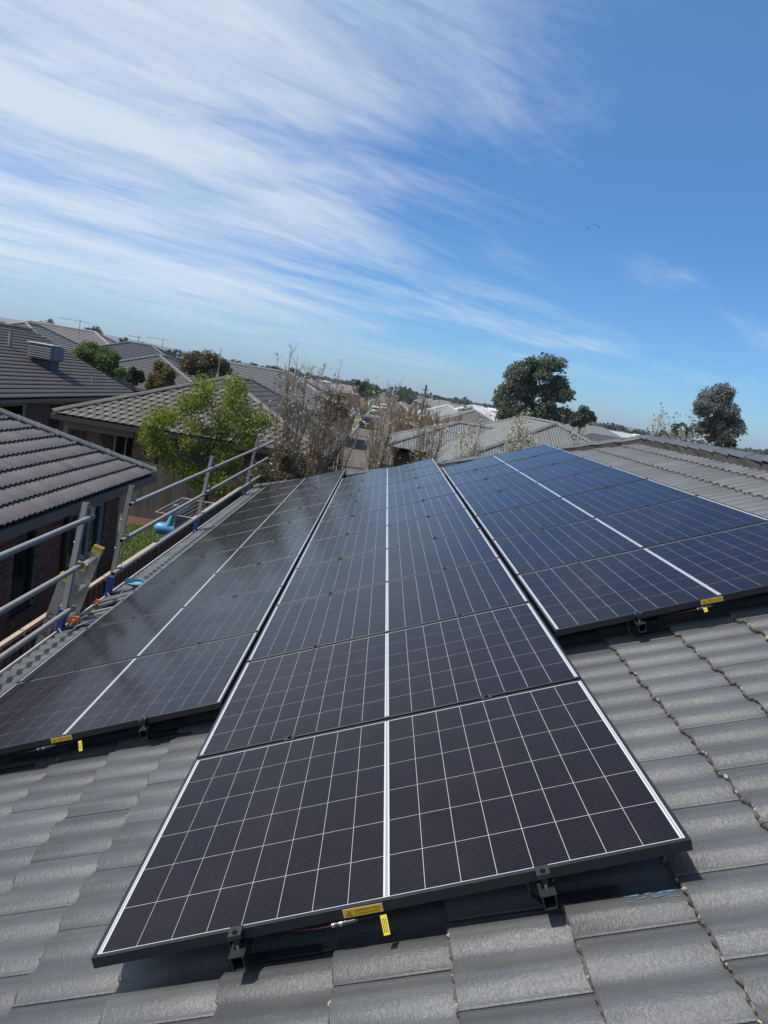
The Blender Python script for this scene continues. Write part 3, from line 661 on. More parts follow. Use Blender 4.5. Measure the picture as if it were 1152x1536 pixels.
# ------------------------------------------------------------------ ladder at the gutter
CAPY = mat('ladder_cap_yellow', (0.40, 0.29, 0.05), 0.5); ORNG = mat('clamp_orange', (0.55, 0.13, 0.03), 0.5)
lad = empty('ladder', (-2.74, 5.17, 0), 'aluminium extension ladder with yellow end caps leaning on the gutter', 'ladder')
la, lb = Vector((-2.78, 0, 0.0)), Vector((-2.04, 0, 3.06))
ld = (lb - la).normalized(); lperp = Vector((ld.z, 0, -ld.x))     # points to the house side
def stile(y, s0, s1, off, facing, name='stile'):
    a = la + ld * s0 + lperp * off; b = la + ld * s1 + lperp * off; Ln = (b - a).length
    FM = frame_along(a + Vector((0, y, 0)), b + Vector((0, y, 0)))
    mb = MB(); w, t, fl = 0.045, 0.003, 0.026
    mb.box((-w, -t / 2, 0), (w, t / 2, Ln))
    for sx in (-1, 1):
        x0 = sx * w; mb.box((min(x0, x0 - sx * 0.004), min(t / 2 * facing, fl * facing), 0), (max(x0, x0 - sx * 0.004), max(t / 2 * facing, fl * facing), Ln))
    return put(bpy.data.objects.new(name, mb.mesh(name, ALU)), lad, FM), FM, Ln
LT = (lb - la).length
st1, SM1, SL1 = stile(4.96, 0.0, LT - 0.26, -0.045, 1); stile(5.37, 0.0, LT - 0.26, -0.045, -1)
st2, SM2, SL2 = stile(5.01, 0.7, LT - 0.12, 0.05, 1); st3, SM3, SL3 = stile(5.33, 0.7, LT - 0.02, 0.05, -1)
for k in range(10):
    s = 0.25 + 0.3 * k
    for off, s_lo, s_hi, ya, yb in ((-0.045, 0, LT - 0.28, 4.96, 5.37), (0.05, 0.7, LT - 0.04, 5.01, 5.33)):
        ss = s + (0.09 if off > 0 else 0)
        if s_lo < ss < s_hi:
            c = la + ld * ss + lperp * off; FM = frame_along(c, c + ld)
            mb = MB(); mb.box((-0.024, ya, -0.014), (0.024, yb, 0.014)); me = mb.mesh('rung', ALU); bevel_mesh(me, 0.005)
            put(bpy.data.objects.new('rung', me), lad, FM)
for (so_, FM, Ln, y) in ((st2, SM2, SL2, 5.01), (st3, SM3, SL3, 5.33), (st1, SM1, SL1, 4.96)):
    mb = MB(); mb.box((-0.050, -0.03, Ln - 0.03), (0.050, 0.03, Ln + 0.022))
    for q in range(4): mb.box((-0.045 + q * 0.026, -0.033, Ln + 0.018), (-0.030 + q * 0.026, 0.033, Ln + 0.040))
    me = mb.mesh('end_cap', CAPY); put(bpy.data.objects.new('end_cap', me), lad, FM)
tm = text_mesh('lettering', 'BAILEY', 0.085, mat('print_black', (0.015, 0.015, 0.016), 0.5))
put(bpy.data.objects.new('lettering', tm), st1, SM1 @ Matrix.Translation((0.031, -0.0022, SL1 - 0.62)) @ Matrix(((0, -1, 0, 0), (0, 0, -1, 0), (1, 0, 0, 0), (0, 0, 0, 1))))
lc = empty('ladder_clamp', (-2.02, 4.95, 2.40), 'orange ladder clamp on a wooden bar hooked over the gutter beside the ladder', 'clamp')
mb = MB(); mb.tube([(-1.99, 4.86, 2.44), (-1.99, 5.50, 2.44)], 0.014, 10); mb.build('bar', mat('bar_tan', (0.42, 0.31, 0.19), 0.6), lc)
for y in (4.90, 5.46):
    mb = MB(); mb.tube([(-1.99, y - 0.012, 2.44), (-1.99, y + 0.012, 2.44)], 0.042, 14); mb.tube([(-1.99, y + 0.012, 2.44), (-1.99, y + 0.05, 2.44)], 0.026, 10); mb.tube([(-1.99, y, 2.44), (-2.03, y, 2.36)], 0.016, 8); mb.build('clamp_jaw', ORNG, lc)
mb = MB(); mb.tube([uvn(-2.25, 5.02, -0.085), uvn(-1.55, 5.06, -0.085)], 0.012, 8); tag(mb.build('brace_bar', ZINC), 'short grey metal bar lying up the tiles beside the ladder clamp', 'metal bar')
# loose tile and rag where tiles were lifted for the brackets
lt = inst('loose_roof_tile', TILES_NEAR[1], None, RF(-2.12, 5.30, N0 + 0.055) @ Matrix.Rotation(R(7), 4, 'Z') @ Matrix.Rotation(R(-5), 4, 'Y')); tag(lt, 'loose charcoal roof tile lifted out of line between the two nearest posts', 'roof tile')
def rag(name, c, r, m, lab, seed):
    bm = bmesh.new(); bmesh.ops.create_icosphere(bm, subdivisions=3, radius=1); rr = random.Random(seed)
    offs = [Vector((rr.uniform(-9, 9), rr.uniform(-9, 9), rr.uniform(-9, 9))) for _ in range(3)]
    from mathutils import noise as mn
    for v in bm.verts:
        d = 0.75 + 0.5 * mn.noise(v.co * 1.6 + offs[0]) + 0.22 * mn.noise(v.co * 4 + offs[1]); v.co = Vector((v.co.x * r[0], v.co.y * r[1], v.co.z * r[2])) * d
    for f in bm.faces: f.smooth = True
    me = bpy.data.meshes.new(name); bm.to_mesh(me); bm.free(); me.materials.append(m); return tag(put(bpy.data.objects.new(name, me), None, Matrix.Translation(c)), lab, 'cloth')
rag('rag', uvn(-1.98, 6.06, -0.08), (0.15, 0.10, 0.05), mat('rag_blue', (0.22, 0.42, 0.50), 0.8, noise=20, col2=(0.12, 0.3, 0.42)), 'crumpled pale blue rag on the tiles beside the second guard post', 3)

def tile_n(u, v):
    k = math.floor((u - 0.0145) / GAUGE); x = u - 0.0145 - k * GAUGE; y = (v - 0.058 - (TW / 2 if k % 2 else 0)) % TW
    return N0 + prof(2 * y / (TW - 0.003), 0.0205) + 0.019 - 0.019 / GAUGE * x
mb = MB(); rc = random.Random(2)
for k in range(26):
    u, v = 1.47 + 0.13 * rc.random(), -0.018 + 0.035 * rc.random(); du, dv = 0.012 + 0.015 * rc.random(), rc.uniform(-0.006, 0.006); w = rc.uniform(0.0006, 0.0014)
    p, q = uvn(u, v, tile_n(u, v) + 0.003), uvn(u + du, v + dv, tile_n(u + du, v + dv) + 0.003); mb.add([p - V_ * w, q - V_ * w, q + V_ * w, p + V_ * w], [(0, 1, 2, 3)])
tag(mb.build('chalk_mark', mat('chalk_blue', (0.10, 0.20, 0.30), 0.9)), 'faint blue chalk scribble on a tile below the foremost panel corner', 'chalk mark')

# ================================================================== FENCES, YARD
FENCE = mat('steel_fence_slate', (0.055, 0.088, 0.10), 0.5, noise=3, col2=(0.045, 0.072, 0.084)); FCAP = mat('fence_cap_sunlit', (0.46, 0.36, 0.26), 0.55)  # sunlight on the top rail is put into its pale cream colour
fx = -2.97
fe = empty('steel_fence', (fx, 0, 0), 'dark slate ribbed steel fence with a top rail tinted sunlit cream below the gutter', 'fence')
for k in range(9):
    ya, yb = -1.2 + k * 2.4, -1.2 + (k + 1) * 2.4
    if yb > 20.6: break
    prof_ = []; n = 12
    for i in range(n):
        a = ya + 0.03 + (yb - ya - 0.06) * i / n; b = (yb - ya - 0.06) / n
        prof_ += [(a, 0.0), (a + b * 0.35, 0.0), (a + b * 0.5, 0.03), (a + b * 0.85, 0.03)]
    prof_.append((yb - 0.03, 0.0)); mb = MB(); vs = [Vector((fx + d, y, z)) for z in (0.03, 1.77) for y, d in prof_]; m_ = len(prof_)
    mb.add(vs, [(i, i + 1, m_ + i + 1, m_ + i) for i in range(m_ - 1)]); mb.build('fence_sheet', FENCE, fe)
    mb = MB(); mb.box((fx - 0.02, ya + 0.012, 1.775), (fx + 0.035, yb - 0.012, 1.815)); mb.build('top_rail', FCAP if k not in (5,) else FENCE, fe)
    mb = MB(); mb.box((fx - 0.025, ya - 0.03, 0), (fx + 0.055, ya + 0.03, 1.76 if k != 5 else 1.86)); mb.build('fence_post', FENCE, fe)
WOODF = mat('paling_grey', (0.135, 0.115, 0.095), 0.9, noise=6, col2=(0.09, 0.08, 0.07), stretch=(4, 4, 0.5), objrand=0.25)
pf = empty('paling_fence', (-6.6, 20.7, 0), 'weathered grey timber paling fence behind the green tree', 'fence')
x = -7.6
while x < -2.9:
    w = 0.098; h = 1.72 + rnd.uniform(-0.02, 0.02); mb = MB(); mb.box((x, 20.70 + rnd.uniform(0, 0.008), 0), (x + w, 20.716 + rnd.uniform(0, 0.008), h)); mb.build('paling', WOODF, pf); x += 0.104
for z in (0.3, 1.4):
    mb = MB(); mb.box((-7.6, 20.72, z), (-2.9, 20.76, z + 0.07)); mb.build('fence_rail', WOODF, pf)
def sheet(name, x0, x1, y0, y1, z, m, n=1):
    mb = MB(); mb.poly([(x0, y0, z), (x1, y0, z), (x1, y1, z), (x0, y1, z)]); return tag(mb.build(name, m), kind='structure')
sheet('lawn', -9.5, fx - 0.06, 13.5, 19.6, 0.004, GRASS)
sheet('garden_bed', -7.6, fx - 0.06, 19.6, 20.68, 0.008, mat('bark_mulch', (0.16, 0.075, 0.04), 0.95, noise=18, col2=(0.08, 0.045, 0.03), bump=(60, 1.0, 0.03)))
sheet('side_path', -4.45, fx - 0.06, -4, 13.5, 0.004, mat('gravel_path', (0.22, 0.2, 0.17), 0.95, noise=30, bump=(90, 1, 0.02)))
# grass blades on the lawn
gp = np.column_stack([nrs.uniform(-6.2, fx - 0.1, 9000), nrs.uniform(15.0, 19.6, 9000), np.full(9000, 0.004)])
ang = nrs.uniform(0, 6.28, 9000); hh = nrs.uniform(0.03, 0.07, 9000); dx_ = np.column_stack([np.cos(ang) * 0.012, np.sin(ang) * 0.012, np.zeros(9000)]); tip = np.column_stack([nrs.normal(0, 0.02, 9000), nrs.normal(0, 0.02, 9000), hh])
Q = np.stack([gp - dx_, gp + dx_, gp + dx_ * 0.3 + tip, gp - dx_ * 0.3 + tip], 1)
tag(put(bpy.data.objects.new('grass_blades', quads_np('grass_blades', Q, mat('grass_leaf', (0.11, 0.17, 0.03), 0.8, island=0.3, transl=0.3)))), 'short green grass of the small back lawn', 'grass', kind='stuff')
# clothesline
WHT = mat('white_powdercoat', (0.36, 0.36, 0.34), 0.5)
cl = empty('clothesline', (-2.95, 15.35, 1.6), 'folding clothesline frame strung with thin lines over the lawn', 'clothesline')
cA, cB, cC, cD = Vector((-4.02, 14.28, 1.6)), Vector((-4.02, 16.45, 1.6)), Vector((-3.12, 16.42, 1.6)), Vector((-3.20, 14.28, 1.6))
for a, b in ((cA, cB), (cB, cC), (cC, cD), (cD, cA)):
    mb = MB(); mb.tube([a, b], 0.013, 8); mb.build('frame_tube', WHT, cl)
for k in range(1, 7):
    t = k / 7; mb = MB(); mb.tube([cA.lerp(cD, t), cB.lerp(cC, t)], 0.004, 5); mb.build('line', WHT, cl)
for y in (14.7, 16.0):
    mb = MB(); mb.tube([(-3.15, y, 1.58), (-2.95, y, 1.2), (-2.93, y, 1.0)], 0.016, 8); mb.build('bracket', WHT, cl)
mb = MB(); nx = 14
vs = []; 
for i in range(nx + 1):
    for j in range(7):
        yy = 14.45 + 1.15 * i / nx; zz_ = 1.60 - 0.62 * j / 6; vs.append(Vector((-3.62 + 0.02 * math.sin(i * 1.3) * (j / 6), yy, zz_)))
mb.add(vs, [(i * 7 + j, i * 7 + j + 1, i * 7 + 8 + j, i * 7 + 7 + j) for i in range(nx) for j in range(6)], 0, True)
tw = mb.build('towel', mat('towel_mauve', (0.30, 0.26, 0.29), 0.9, noise=40)); tag(tw, 'mauve grey towel hanging on the clothesline', 'towel'); md = tw.modifiers.new('thick', 'SOLIDIFY'); md.thickness = 0.006
# blue toy
toyB = at_z(247, 800, 0.02); TS = 0.68; BLUT = mat('toy_blue', (0.10, 0.38, 0.62), 0.4, noise=5, col2=(0.08, 0.32, 0.56))
toy = empty('toy', (toyB.x, toyB.y, 0), 'bright blue plastic toy with fat rounded base and tall neck on the lawn', 'toy')
tb = Vector((toyB.x, toyB.y, 0))
mb = MB(); mb.tube([tb + Vector(p) * TS for p in ((-0.45, -0.05, 0.24), (-0.42, -0.05, 0.24), (-0.30, -0.03, 0.25), (0.0, 0, 0.24), (0.35, 0.02, 0.22), (0.62, 0.03, 0.20), (0.70, 0.03, 0.20))], [q * TS for q in (0.02, 0.14, 0.22, 0.23, 0.20, 0.13, 0.02)], 16); mb.build('body', BLUT, toy)
mb = MB(); mb.tube([tb + Vector(p) * TS for p in ((0.10, 0, 0.30), (0.16, 0, 0.55), (0.24, 0.01, 0.85), (0.31, 0.02, 1.08), (0.36, 0.02, 1.20))], [q * TS for q in (0.19, 0.12, 0.09, 0.075, 0.06)], 14); mb.build('neck', BLUT, toy)
mb = MB(); hc = tb + Vector((0.38, 0.02, 1.24)) * TS; mb.tube([hc + Vector(p) * TS for p in ((-0.16, 0, -0.02), (-0.12, 0, 0.0), (0, 0, 0.02), (0.12, 0, -0.02), (0.17, 0, -0.05))], [q * TS for q in (0.02, 0.08, 0.11, 0.08, 0.02)], 14); mb.build('head', BLUT, toy)

# ================================================================== NEIGHBOURING HOUSES
def brick_wall(parent, o, along, Ln, H, openings=(), limit=0, bl=0.24, bh=0.086, thick=0.10, rank=None, m=None, name='brick'):
    """o: lower start; along: unit; the outward normal is along x up"""
    o = Vector(o); al = Vector(along).normalized(); up = Vector((0, 0, 1)); nrm = al.cross(up)
    FM = Matrix(((al.x, nrm.x, up.x, o.x), (al.y, nrm.y, up.y, o.y), (al.z, nrm.z, up.z, o.z), (0, 0, 0, 1)))
    # backing (mortar) pieces between openings
    xs = sorted({0.0, Ln} | {q for op in openings for q in op[:2]}); mb = MB()
    for a, b in zip(xs, xs[1:]):
        zs = [(0.0, H)]
        for op in openings:
            if op[0] <= a + 1e-6 and op[1] >= b - 1e-6:
                nz = []
                for z0, z1 in zs:
                    if op[2] > z0: nz.append((z0, min(z1, op[2])))
                    if op[3] < z1: nz.append((max(z0, op[3]), z1))
                zs = [q for q in nz if q[1] - q[0] > 1e-4]
        for z0, z1 in zs: mb.box((a, -thick, z0), (b, -0.006, z1))
    put(bpy.data.objects.new('mortar', mb.mesh('mortar', JOINT)), parent, FM)
    bl_ = []
    for r_ in range(int(H / bh)):
        z0 = r_ * bh + 0.005; z1 = z0 + bh - 0.010; x = -(bl / 2 if r_ % 2 else 0)
        while x < Ln:
            segs = [(max(x + 0.005, 0.0), min(x + bl - 0.005, Ln))]
            for op in openings:
                if op[2] < z1 - 0.02 and op[3] > z0 + 0.02:
                    ns = []
                    for a, b in segs:
                        if op[1] <= a or op[0] >= b: ns.append((a, b)); continue
                        if op[0] - a > 0.02: ns.append((a, op[0]))
                        if b - op[1] > 0.02: ns.append((op[1], b))
                    segs = ns
            bl_ += [(a, b, z0, z1) for a, b in segs if b - a > 0.025]; x += bl
    if rank: bl_.sort(key=lambda q: rank(FM @ Vector(((q[0] + q[1]) / 2, 0, (q[2] + q[3]) / 2))))
    for a, b, z0, z1 in bl_[:limit]:
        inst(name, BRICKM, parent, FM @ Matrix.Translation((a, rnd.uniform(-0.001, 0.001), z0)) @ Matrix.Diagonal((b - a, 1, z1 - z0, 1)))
    if bl_[limit:]:
        mb = MB()
        for a, b, z0, z1 in bl_[limit:]: mb.box((a, -0.03, z0), (b, 0.0, z1))
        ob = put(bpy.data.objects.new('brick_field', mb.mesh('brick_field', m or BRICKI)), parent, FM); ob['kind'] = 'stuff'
mb = MB(); mb.box((0, -0.03, 0), (1, 0, 1)); BRICKM = mb.mesh('brick', BRICK)
def cam_rank(p):
    a, b, z = pix(p); return z if (-30 < a < 1180 and z > 0) else 1e5 + abs(a)
def mk_tiles(name, c1, nose=(0.03, 0.03, 0.03), seg=6, H=0.03, step=0.03, gauge=GAUGE, width=TW, rolls=2):
    m1 = mat('tile_' + name, c1, 0.6, noise=2.0, col2=tuple(q * 0.78 for q in c1), bump=(90, 0.5, 0.005), objrand=0.10); m2 = mat('nose_' + name, nose, 0.9)
    return [tile_mesh('tile', seg, [m1, m2], H=H, step=step, thick=0.026, jag=0.003, seed=s, gauge=gauge, width=width, rolls=rolls) for s in range(2)], [cap_mesh('ridge_cap', [m1, m2], w=0.13, h=0.08, seed=s) for s in range(2)], m1, gauge, width
def hip_roof(parent, x0, x1, y0, y1, ze, t, kit, faces='', limits={}, gable=False, over_caps=True, lowkit=None):
    """roof object (deck) with tiles as pieces; faces: subset of 'e w n s' tiled (+x -x +y -y)"""
    tiles, caps, m1, gauge_, width_ = kit; hw = (x1 - x0) / 2; hd = (y1 - y0) / 2
    along_y = hd >= hw; h = min(hw, hd); zr = ze + t * h
    if along_y: ra, rb = Vector((x0 + hw, y0 + (0 if gable else h), zr)), Vector((x0 + hw, y1 - (0 if gable else h), zr))
    else: ra, rb = Vector((x0 + (0 if gable else h), y0 + hd, zr)), Vector((x1 - (0 if gable else h), y0 + hd, zr))
    P = dict(sw=Vector((x0, y0, ze)), se=Vector((x1, y0, ze)), ne=Vector((x1, y1, ze)), nw=Vector((x0, y1, ze)))
    if along_y: FC = {'e': [P['se'], P['ne'], rb, ra], 'w': [P['nw'], P['sw'], ra, rb], 's': [P['sw'], P['se'], ra], 'n': [P['ne'], P['nw'], rb]}
    else: FC = {'s': [P['sw'], P['se'], rb, ra], 'n': [P['ne'], P['nw'], ra, rb], 'w': [P['nw'], P['sw'], ra], 'e': [P['se'], P['ne'], rb]}
    mb = MB()
    for k, pts in FC.items():
        mb.poly([p - Vector((0, 0, 0.015)) for p in pts], 0 if k in faces else 1)
    roof_ = mb.build('roof', [SARK, m1], parent)
    for k in faces.split():
        if gable and ((along_y and k in 'ns') or (not along_y and k in 'ew')): continue
        pts = FC[k]; e = (pts[1] - pts[0]).normalized(); nrm = (pts[1] - pts[0]).cross(pts[2] - pts[0]).normalized(); up = nrm.cross(e)
        FM = frame_mat(pts[0], up, nrm); inv = FM.inverted(); pl = [inv @ p for p in pts]
        tile_face(roof_, FM, [(p.x - (0.04 if i < 2 else 0), p.y) for i, p in enumerate(pl)], tiles, limit=limits.get(k, 0), b0=-0.04, gauge=gauge_, width=width_, rank=lambda x, y, FM=FM: cam_rank(FM @ Vector((x + 0.16, y + 0.15, 0))), jit=0.003)
    if over_caps:
        hp = [(P['sw'], ra), (P['se'], ra if along_y else rb), (P['ne'], rb), (P['nw'], rb if along_y else ra)]
        if not gable:
            for a, b in hp:
                zf = Vector((0, 0, 0.02)); cap_run(roof_, a + zf, b + zf, caps, lift=0.012)
        cap_run(roof_, ra + Vector((0, 0, 0.02)), rb + Vector((0, 0, 0.02)), caps, lift=0.012)
    return roof_, ra, rb
def eaves(parent, x0, x1, y0, y1, ze, m, drop=0.20, sides='ewns'):
    for s in sides:
        mb = MB()
        if s == 'e': mb.box((x1 - 0.03, y0, ze - drop), (x1 + 0.07, y1, ze - 0.05))
        if s == 'w': mb.box((x0 - 0.07, y0, ze - drop), (x0 + 0.03, y1, ze - 0.05))
        if s == 's': mb.box((x0, y0 - 0.07, ze - drop), (x1, y0 + 0.03, ze - 0.05))
        if s == 'n': mb.box((x0, y1 - 0.03, ze - drop), (x1, y1 + 0.07, ze - 0.05))
        mb.build('gutter', m, parent)
    mb = MB(); mb.box((x0 + 0.04, y0 + 0.04, ze - drop + 0.01), (x1 - 0.04, y1 - 0.04, ze - drop + 0.03)); mb.build('soffit', m, parent)
TANT = 0.4225
WIN = mat('window_frame_white', (0.55, 0.54, 0.52), 0.5); WINB = mat('window_frame_dark', (0.06, 0.055, 0.05), 0.5); FASC = mat('fascia_taupe', (0.15, 0.135, 0.12), 0.55); PANEL = mat('infill_grey', (0.16, 0.155, 0.15), 0.7)
# --- house beside the fence
K1 = mk_tiles('umber_grey', (0.205, 0.178, 0.160), nose=(0.02, 0.018, 0.016), seg=8, H=0.03, step=0.036)
hA = empty('neighbour_house', (-4.5, 14.5, 0), 'brown brick house with grey tiled roof right beside the steel fence', 'house')
AX0, AX1, AY0, AY1, AZ = -12.6, -4.10, -6.0, 14.05, 2.50
hip_roof(hA, AX0, AX1, AY0, AY1, AZ, TANT, K1, 'e n', {'e': 290})
eaves(hA, AX0, AX1, AY0, AY1, AZ, FASC)
wx = -4.55; wy0, wy1 = -5.5, 13.55
opn = [(14.55, 15.35, 0.70, 2.05), (16.55, 18.20, 0.05, 2.28), (12.2, 13.35, 0.0, 2.28)]
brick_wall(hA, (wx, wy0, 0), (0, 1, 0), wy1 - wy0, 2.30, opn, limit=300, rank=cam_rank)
brick_wall(hA, (wx, wy1, 0), (-1, 0, 0), 7.5, 2.30, [], limit=0)
def window(parent, x, y0, y1, z0, z1, fr, mull=(0.5,), depth=0.09, hz=()):
    w = empty_part('window', parent, (x - depth, y0, z0))
    mb = MB(); mb.box((x - depth - 0.02, y0, z0), (x - depth - 0.01, y1, z1)); mb.build('pane', glass_dark(), w)
    for a, b, c, d in [(y0, y0 + 0.05, z0, z1), (y1 - 0.05, y1, z0, z1), (y0 + 0.05, y1 - 0.05, z0, z0 + 0.05), (y0 + 0.05, y1 - 0.05, z1 - 0.05, z1)] + [(y0 + (y1 - y0) * q - 0.025, y0 + (y1 - y0) * q + 0.025, z0 + 0.05, z1 - 0.05) for q in mull] + [(y0 + 0.05, y1 - 0.05, z0 + (z1 - z0) * q - 0.02, z0 + (z1 - z0) * q + 0.02) for q in hz]:
        mb = MB(); mb.box((x - depth - 0.008, a, c), (x - depth + 0.035, b, d)); mb.build('frame_bar', fr, w)
    return w
def empty_part(name, parent, loc):
    o = bpy.data.objects.new(name, None); return put(o, parent, Matrix.Translation(Vector(loc)))
window(hA, wx, wy0 + 14.55, wy0 + 15.35, 0.70, 2.05, WINB, mull=(), hz=())
mb = MB(); mb.box((wx - 0.05, wy0 + 14.50, 0.64), (wx + 0.02, wy0 + 15.40, 0.70)); mb.build('window_sill', BRICKI, hA)
window(hA, wx, wy0 + 16.55, wy0 + 18.20, 0.05, 1.98, WIN, mull=(0.30, 0.62), hz=(0.5,))
mb = MB(); mb.box((wx - 0.06, wy0 + 16.50, 1.985), (wx + 0.004, wy0 + 18.25, 2.285)); mb.build('door_head_panel', PANEL, hA)
mb = MB(); mb.box((wx - 0.9, wy0 + 12.2, 0.0), (wx - 0.85, wy0 + 13.35, 2.28)); mb.build('porch_back', SARK, hA)  # near-black sheet: the recess's shadow is put into its colour
mb = MB(); mb.tube([(wx + 0.05, wy0 + 16.25, 0), (wx + 0.05, wy0 + 16.25, 2.28)], 0.045, 8); mb.build('downpipe', mat('pipe_dark', (0.03, 0.03, 0.03), 0.5), hA)

# --- house across the lawn, hip end towards us
K2 = mk_tiles('weathered_grey', (0.132, 0.114, 0.097), nose=(0.055, 0.05, 0.045), seg=7, H=0.028, step=0.027, width=0.27, rolls=1)
hB = empty('neighbour_house', (-5.5, 22.8, 0), 'house with weathered grey tiled hip roof behind the green tree', 'house')
BX0, BX1, BY0, BY1, BZ = -9.9, -1.0, 22.2, 35.5, 2.60
_, bra, brb = hip_roof(hB, BX0, BX1, BY0, BY1, BZ, TANT, K2, 's e', {'s': 290})
eaves(hB, BX0, BX1, BY0, BY1, BZ, mat('fascia_brown', (0.06, 0.05, 0.045), 0.55))
by = 22.75
brick_wall(hB, (-8.95, by, 0), (1, 0, 0), 0.40, 2.15, [], limit=0)
brick_wall(hB, (-7.42, by, 0), (1, 0, 0), 5.9, 2.35, [(0.75, 1.05, 0, 2.2)], limit=0)
brick_wall(hB, (-1.5, by + 0.01, 0), (0, 1, 0), 12.2, 2.35, [], limit=0)
mb = MB(); mb.box((-6.68, by + 0.12, 0), (-6.36, by + 0.14, 2.21)); mb.build('dark_gap_fill', mat('gap_fill_brown', (0.06, 0.045, 0.035), 0.8), hB)  # dark sheet added behind the brick opening so the gap stays dark
mb = MB(); mb.box((-9.72, by - 0.03, 2.13), (-7.43, by + 0.12, 2.39)); mb.build('beam', mat('beam_cream', (0.27, 0.24, 0.20), 0.6), hB)
mb = MB(); mb.box((-9.72, by - 0.02, 0), (-9.58, by + 0.11, 2.13)); mb.build('post', mat('beam_cream', (0.27, 0.24, 0.20), 0.6), hB)
for k in range(6):
    mb = MB(); mb.box((-9.56 + k * 0.1, by + 0.2, 0), (-9.47 + k * 0.1, by + 0.22, 2.05)); mb.build('screen_slat', mat('screen_brown', (0.10, 0.065, 0.045), 0.8, objrand=0.3), hB)
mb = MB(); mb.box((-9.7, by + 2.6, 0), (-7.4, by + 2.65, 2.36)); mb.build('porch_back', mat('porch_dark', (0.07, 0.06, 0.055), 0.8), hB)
mb = MB(); mb.box((-8.9, by + 2.5, 0), (-7.6, by + 2.55, 2.05)); w_ = mb.build('sliding_door', glass_dark(), hB)
for x in (-8.9, -8.5, -8.05, -7.66):
    mb = MB(); mb.box((x, by + 2.44, 0), (x + 0.06, by + 2.495, 2.05)); mb.build('frame_bar', WIN, w_)
# --- gabled house further over with the cooler
K3 = mk_tiles('slate_grey', (0.110, 0.094, 0.083), nose=(0.02, 0.02, 0.02), seg=4, H=0.025, step=0.04)
hC = empty('neighbour_house', (-13.6, 38, 0), 'dark brick house with long charcoal tiled roof carrying the cooler', 'house')
CX0, CX1, CY0, CY1, CZ_ = -25.4, -13.0, 6, 40.0, 2.50
rt = (5.05 - 2.5) / 6.2
hip_roof(hC, CX0, CX1, CY0, CY1, CZ_, rt, K3, 'e', gable=True)
eaves(hC, CX0, CX1, CY0, CY1, CZ_, FASC, sides='e')
brick_wall(hC, (-13.5, 14, 0), (0, 1, 0), 25.6, 2.3, [(11.5, 14.2, 0, 2.1), (16.2, 17.5, 0, 2.1)], limit=0)
mb = MB(); mb.poly([(-13.5, 39.6, 0), (-13.5, 39.6, 2.5), (-19.2, 39.6, 4.9), (-24.9, 39.6, 2.5), (-24.9, 39.6, 0)]); mb.build('gable_wall', BRICKI, hC)
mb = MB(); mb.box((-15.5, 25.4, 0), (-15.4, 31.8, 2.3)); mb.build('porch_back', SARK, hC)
window(hC, -13.5, 28.0, 28.2, 0, 2.1, WIN, mull=())
# cooler on that roof
ck = at_y(66, 556, 33.0); rz = lambda x: CZ_ + rt * (-13.0 - x)
cx_, cy_ = -15.4, 33.6; zr_ = rz(cx_)
co_ = empty('rooftop_cooler', (cx_, cy_, zr_), 'boxy grey evaporative cooler on the charcoal tiled roof', 'cooler')
CB_ = mat('cooler_grey', (0.17, 0.165, 0.155), 0.6); CBd = mat('cooler_dark', (0.04, 0.045, 0.055), 0.6)
mb = MB(); mb.prism([(cx_ - 0.45, cy_ - 0.42, zr_ + 0.02), (cx_ + 0.45, cy_ - 0.42, zr_ - 0.40), (cx_ + 0.45, cy_ - 0.42, zr_ + 0.42), (cx_ - 0.45, cy_ - 0.42, zr_ + 0.42)], (0, 0.84, 0)); mb.build('duct', CBd, co_)
zb = zr_ + 0.34
mb = MB(); mb.box((cx_ - 0.58, cy_ - 0.63, zb), (cx_ + 0.58, cy_ + 0.63, zb + 0.66)); me = mb.mesh('cabinet', CB_); bevel_mesh(me, 0.05, 2); put(bpy.data.objects.new('cabinet', me), co_)
mb = MB(); mb.box((cx_ - 0.62, cy_ - 0.67, zb + 0.65), (cx_ + 0.62, cy_ + 0.67, zb + 0.72)); me = mb.mesh('lid', mat('cooler_lid', (0.36, 0.35, 0.33), 0.5)); bevel_mesh(me, 0.02); put(bpy.data.objects.new('lid', me), co_)
for k in range(5):
    z = zb + 0.1 + k * 0.105
    mb = MB(); mb.prism([(cx_ + 0.58, cy_ - 0.54, z), (cx_ + 0.615, cy_ - 0.54, z - 0.02), (cx_ + 0.585, cy_ - 0.54, z + 0.06)], (0, 1.08, 0)); mb.build('louvre', CB_, co_)
    mb = MB(); mb.prism([(cx_ - 0.5, cy_ - 0.63, z), (cx_ - 0.5, cy_ - 0.665, z - 0.02), (cx_ - 0.5, cy_ - 0.635, z + 0.06)], (1.0, 0, 0)); mb.build('louvre', CB_, co_)
def flue(p, h, lab, r=0.05):
    f_ = empty('roof_flue', p, lab, 'flue'); p = Vector(p); mb = MB(); mb.tube([p - Vector((0, 0, 0.1)), p + Vector((0, 0, h))], r, 10); mb.build('pipe', ZINC, f_); mb = MB(); mb.box((p.x - 0.22, p.y - 0.22, p.z - 0.1), (p.x + 0.22, p.y + 0.22, p.z + 0.015), Mx=Matrix.Translation(p) @ Matrix.Rotation(math.atan(rt), 4, 'Y') @ Matrix.Translation(-p)); mb.build('flashing', mat('lead_pale', (0.42, 0.42, 0.42), 0.5), f_)
x = -13.9; flue((x, 35.6, rz(x)), 0.42, 'short pale pipe vent low on the charcoal tiled roof'); x = -16.9; flue((x, 33.2, rz(x)), 0.75, 'grey flue pipe standing above the rooftop cooler', 0.09)

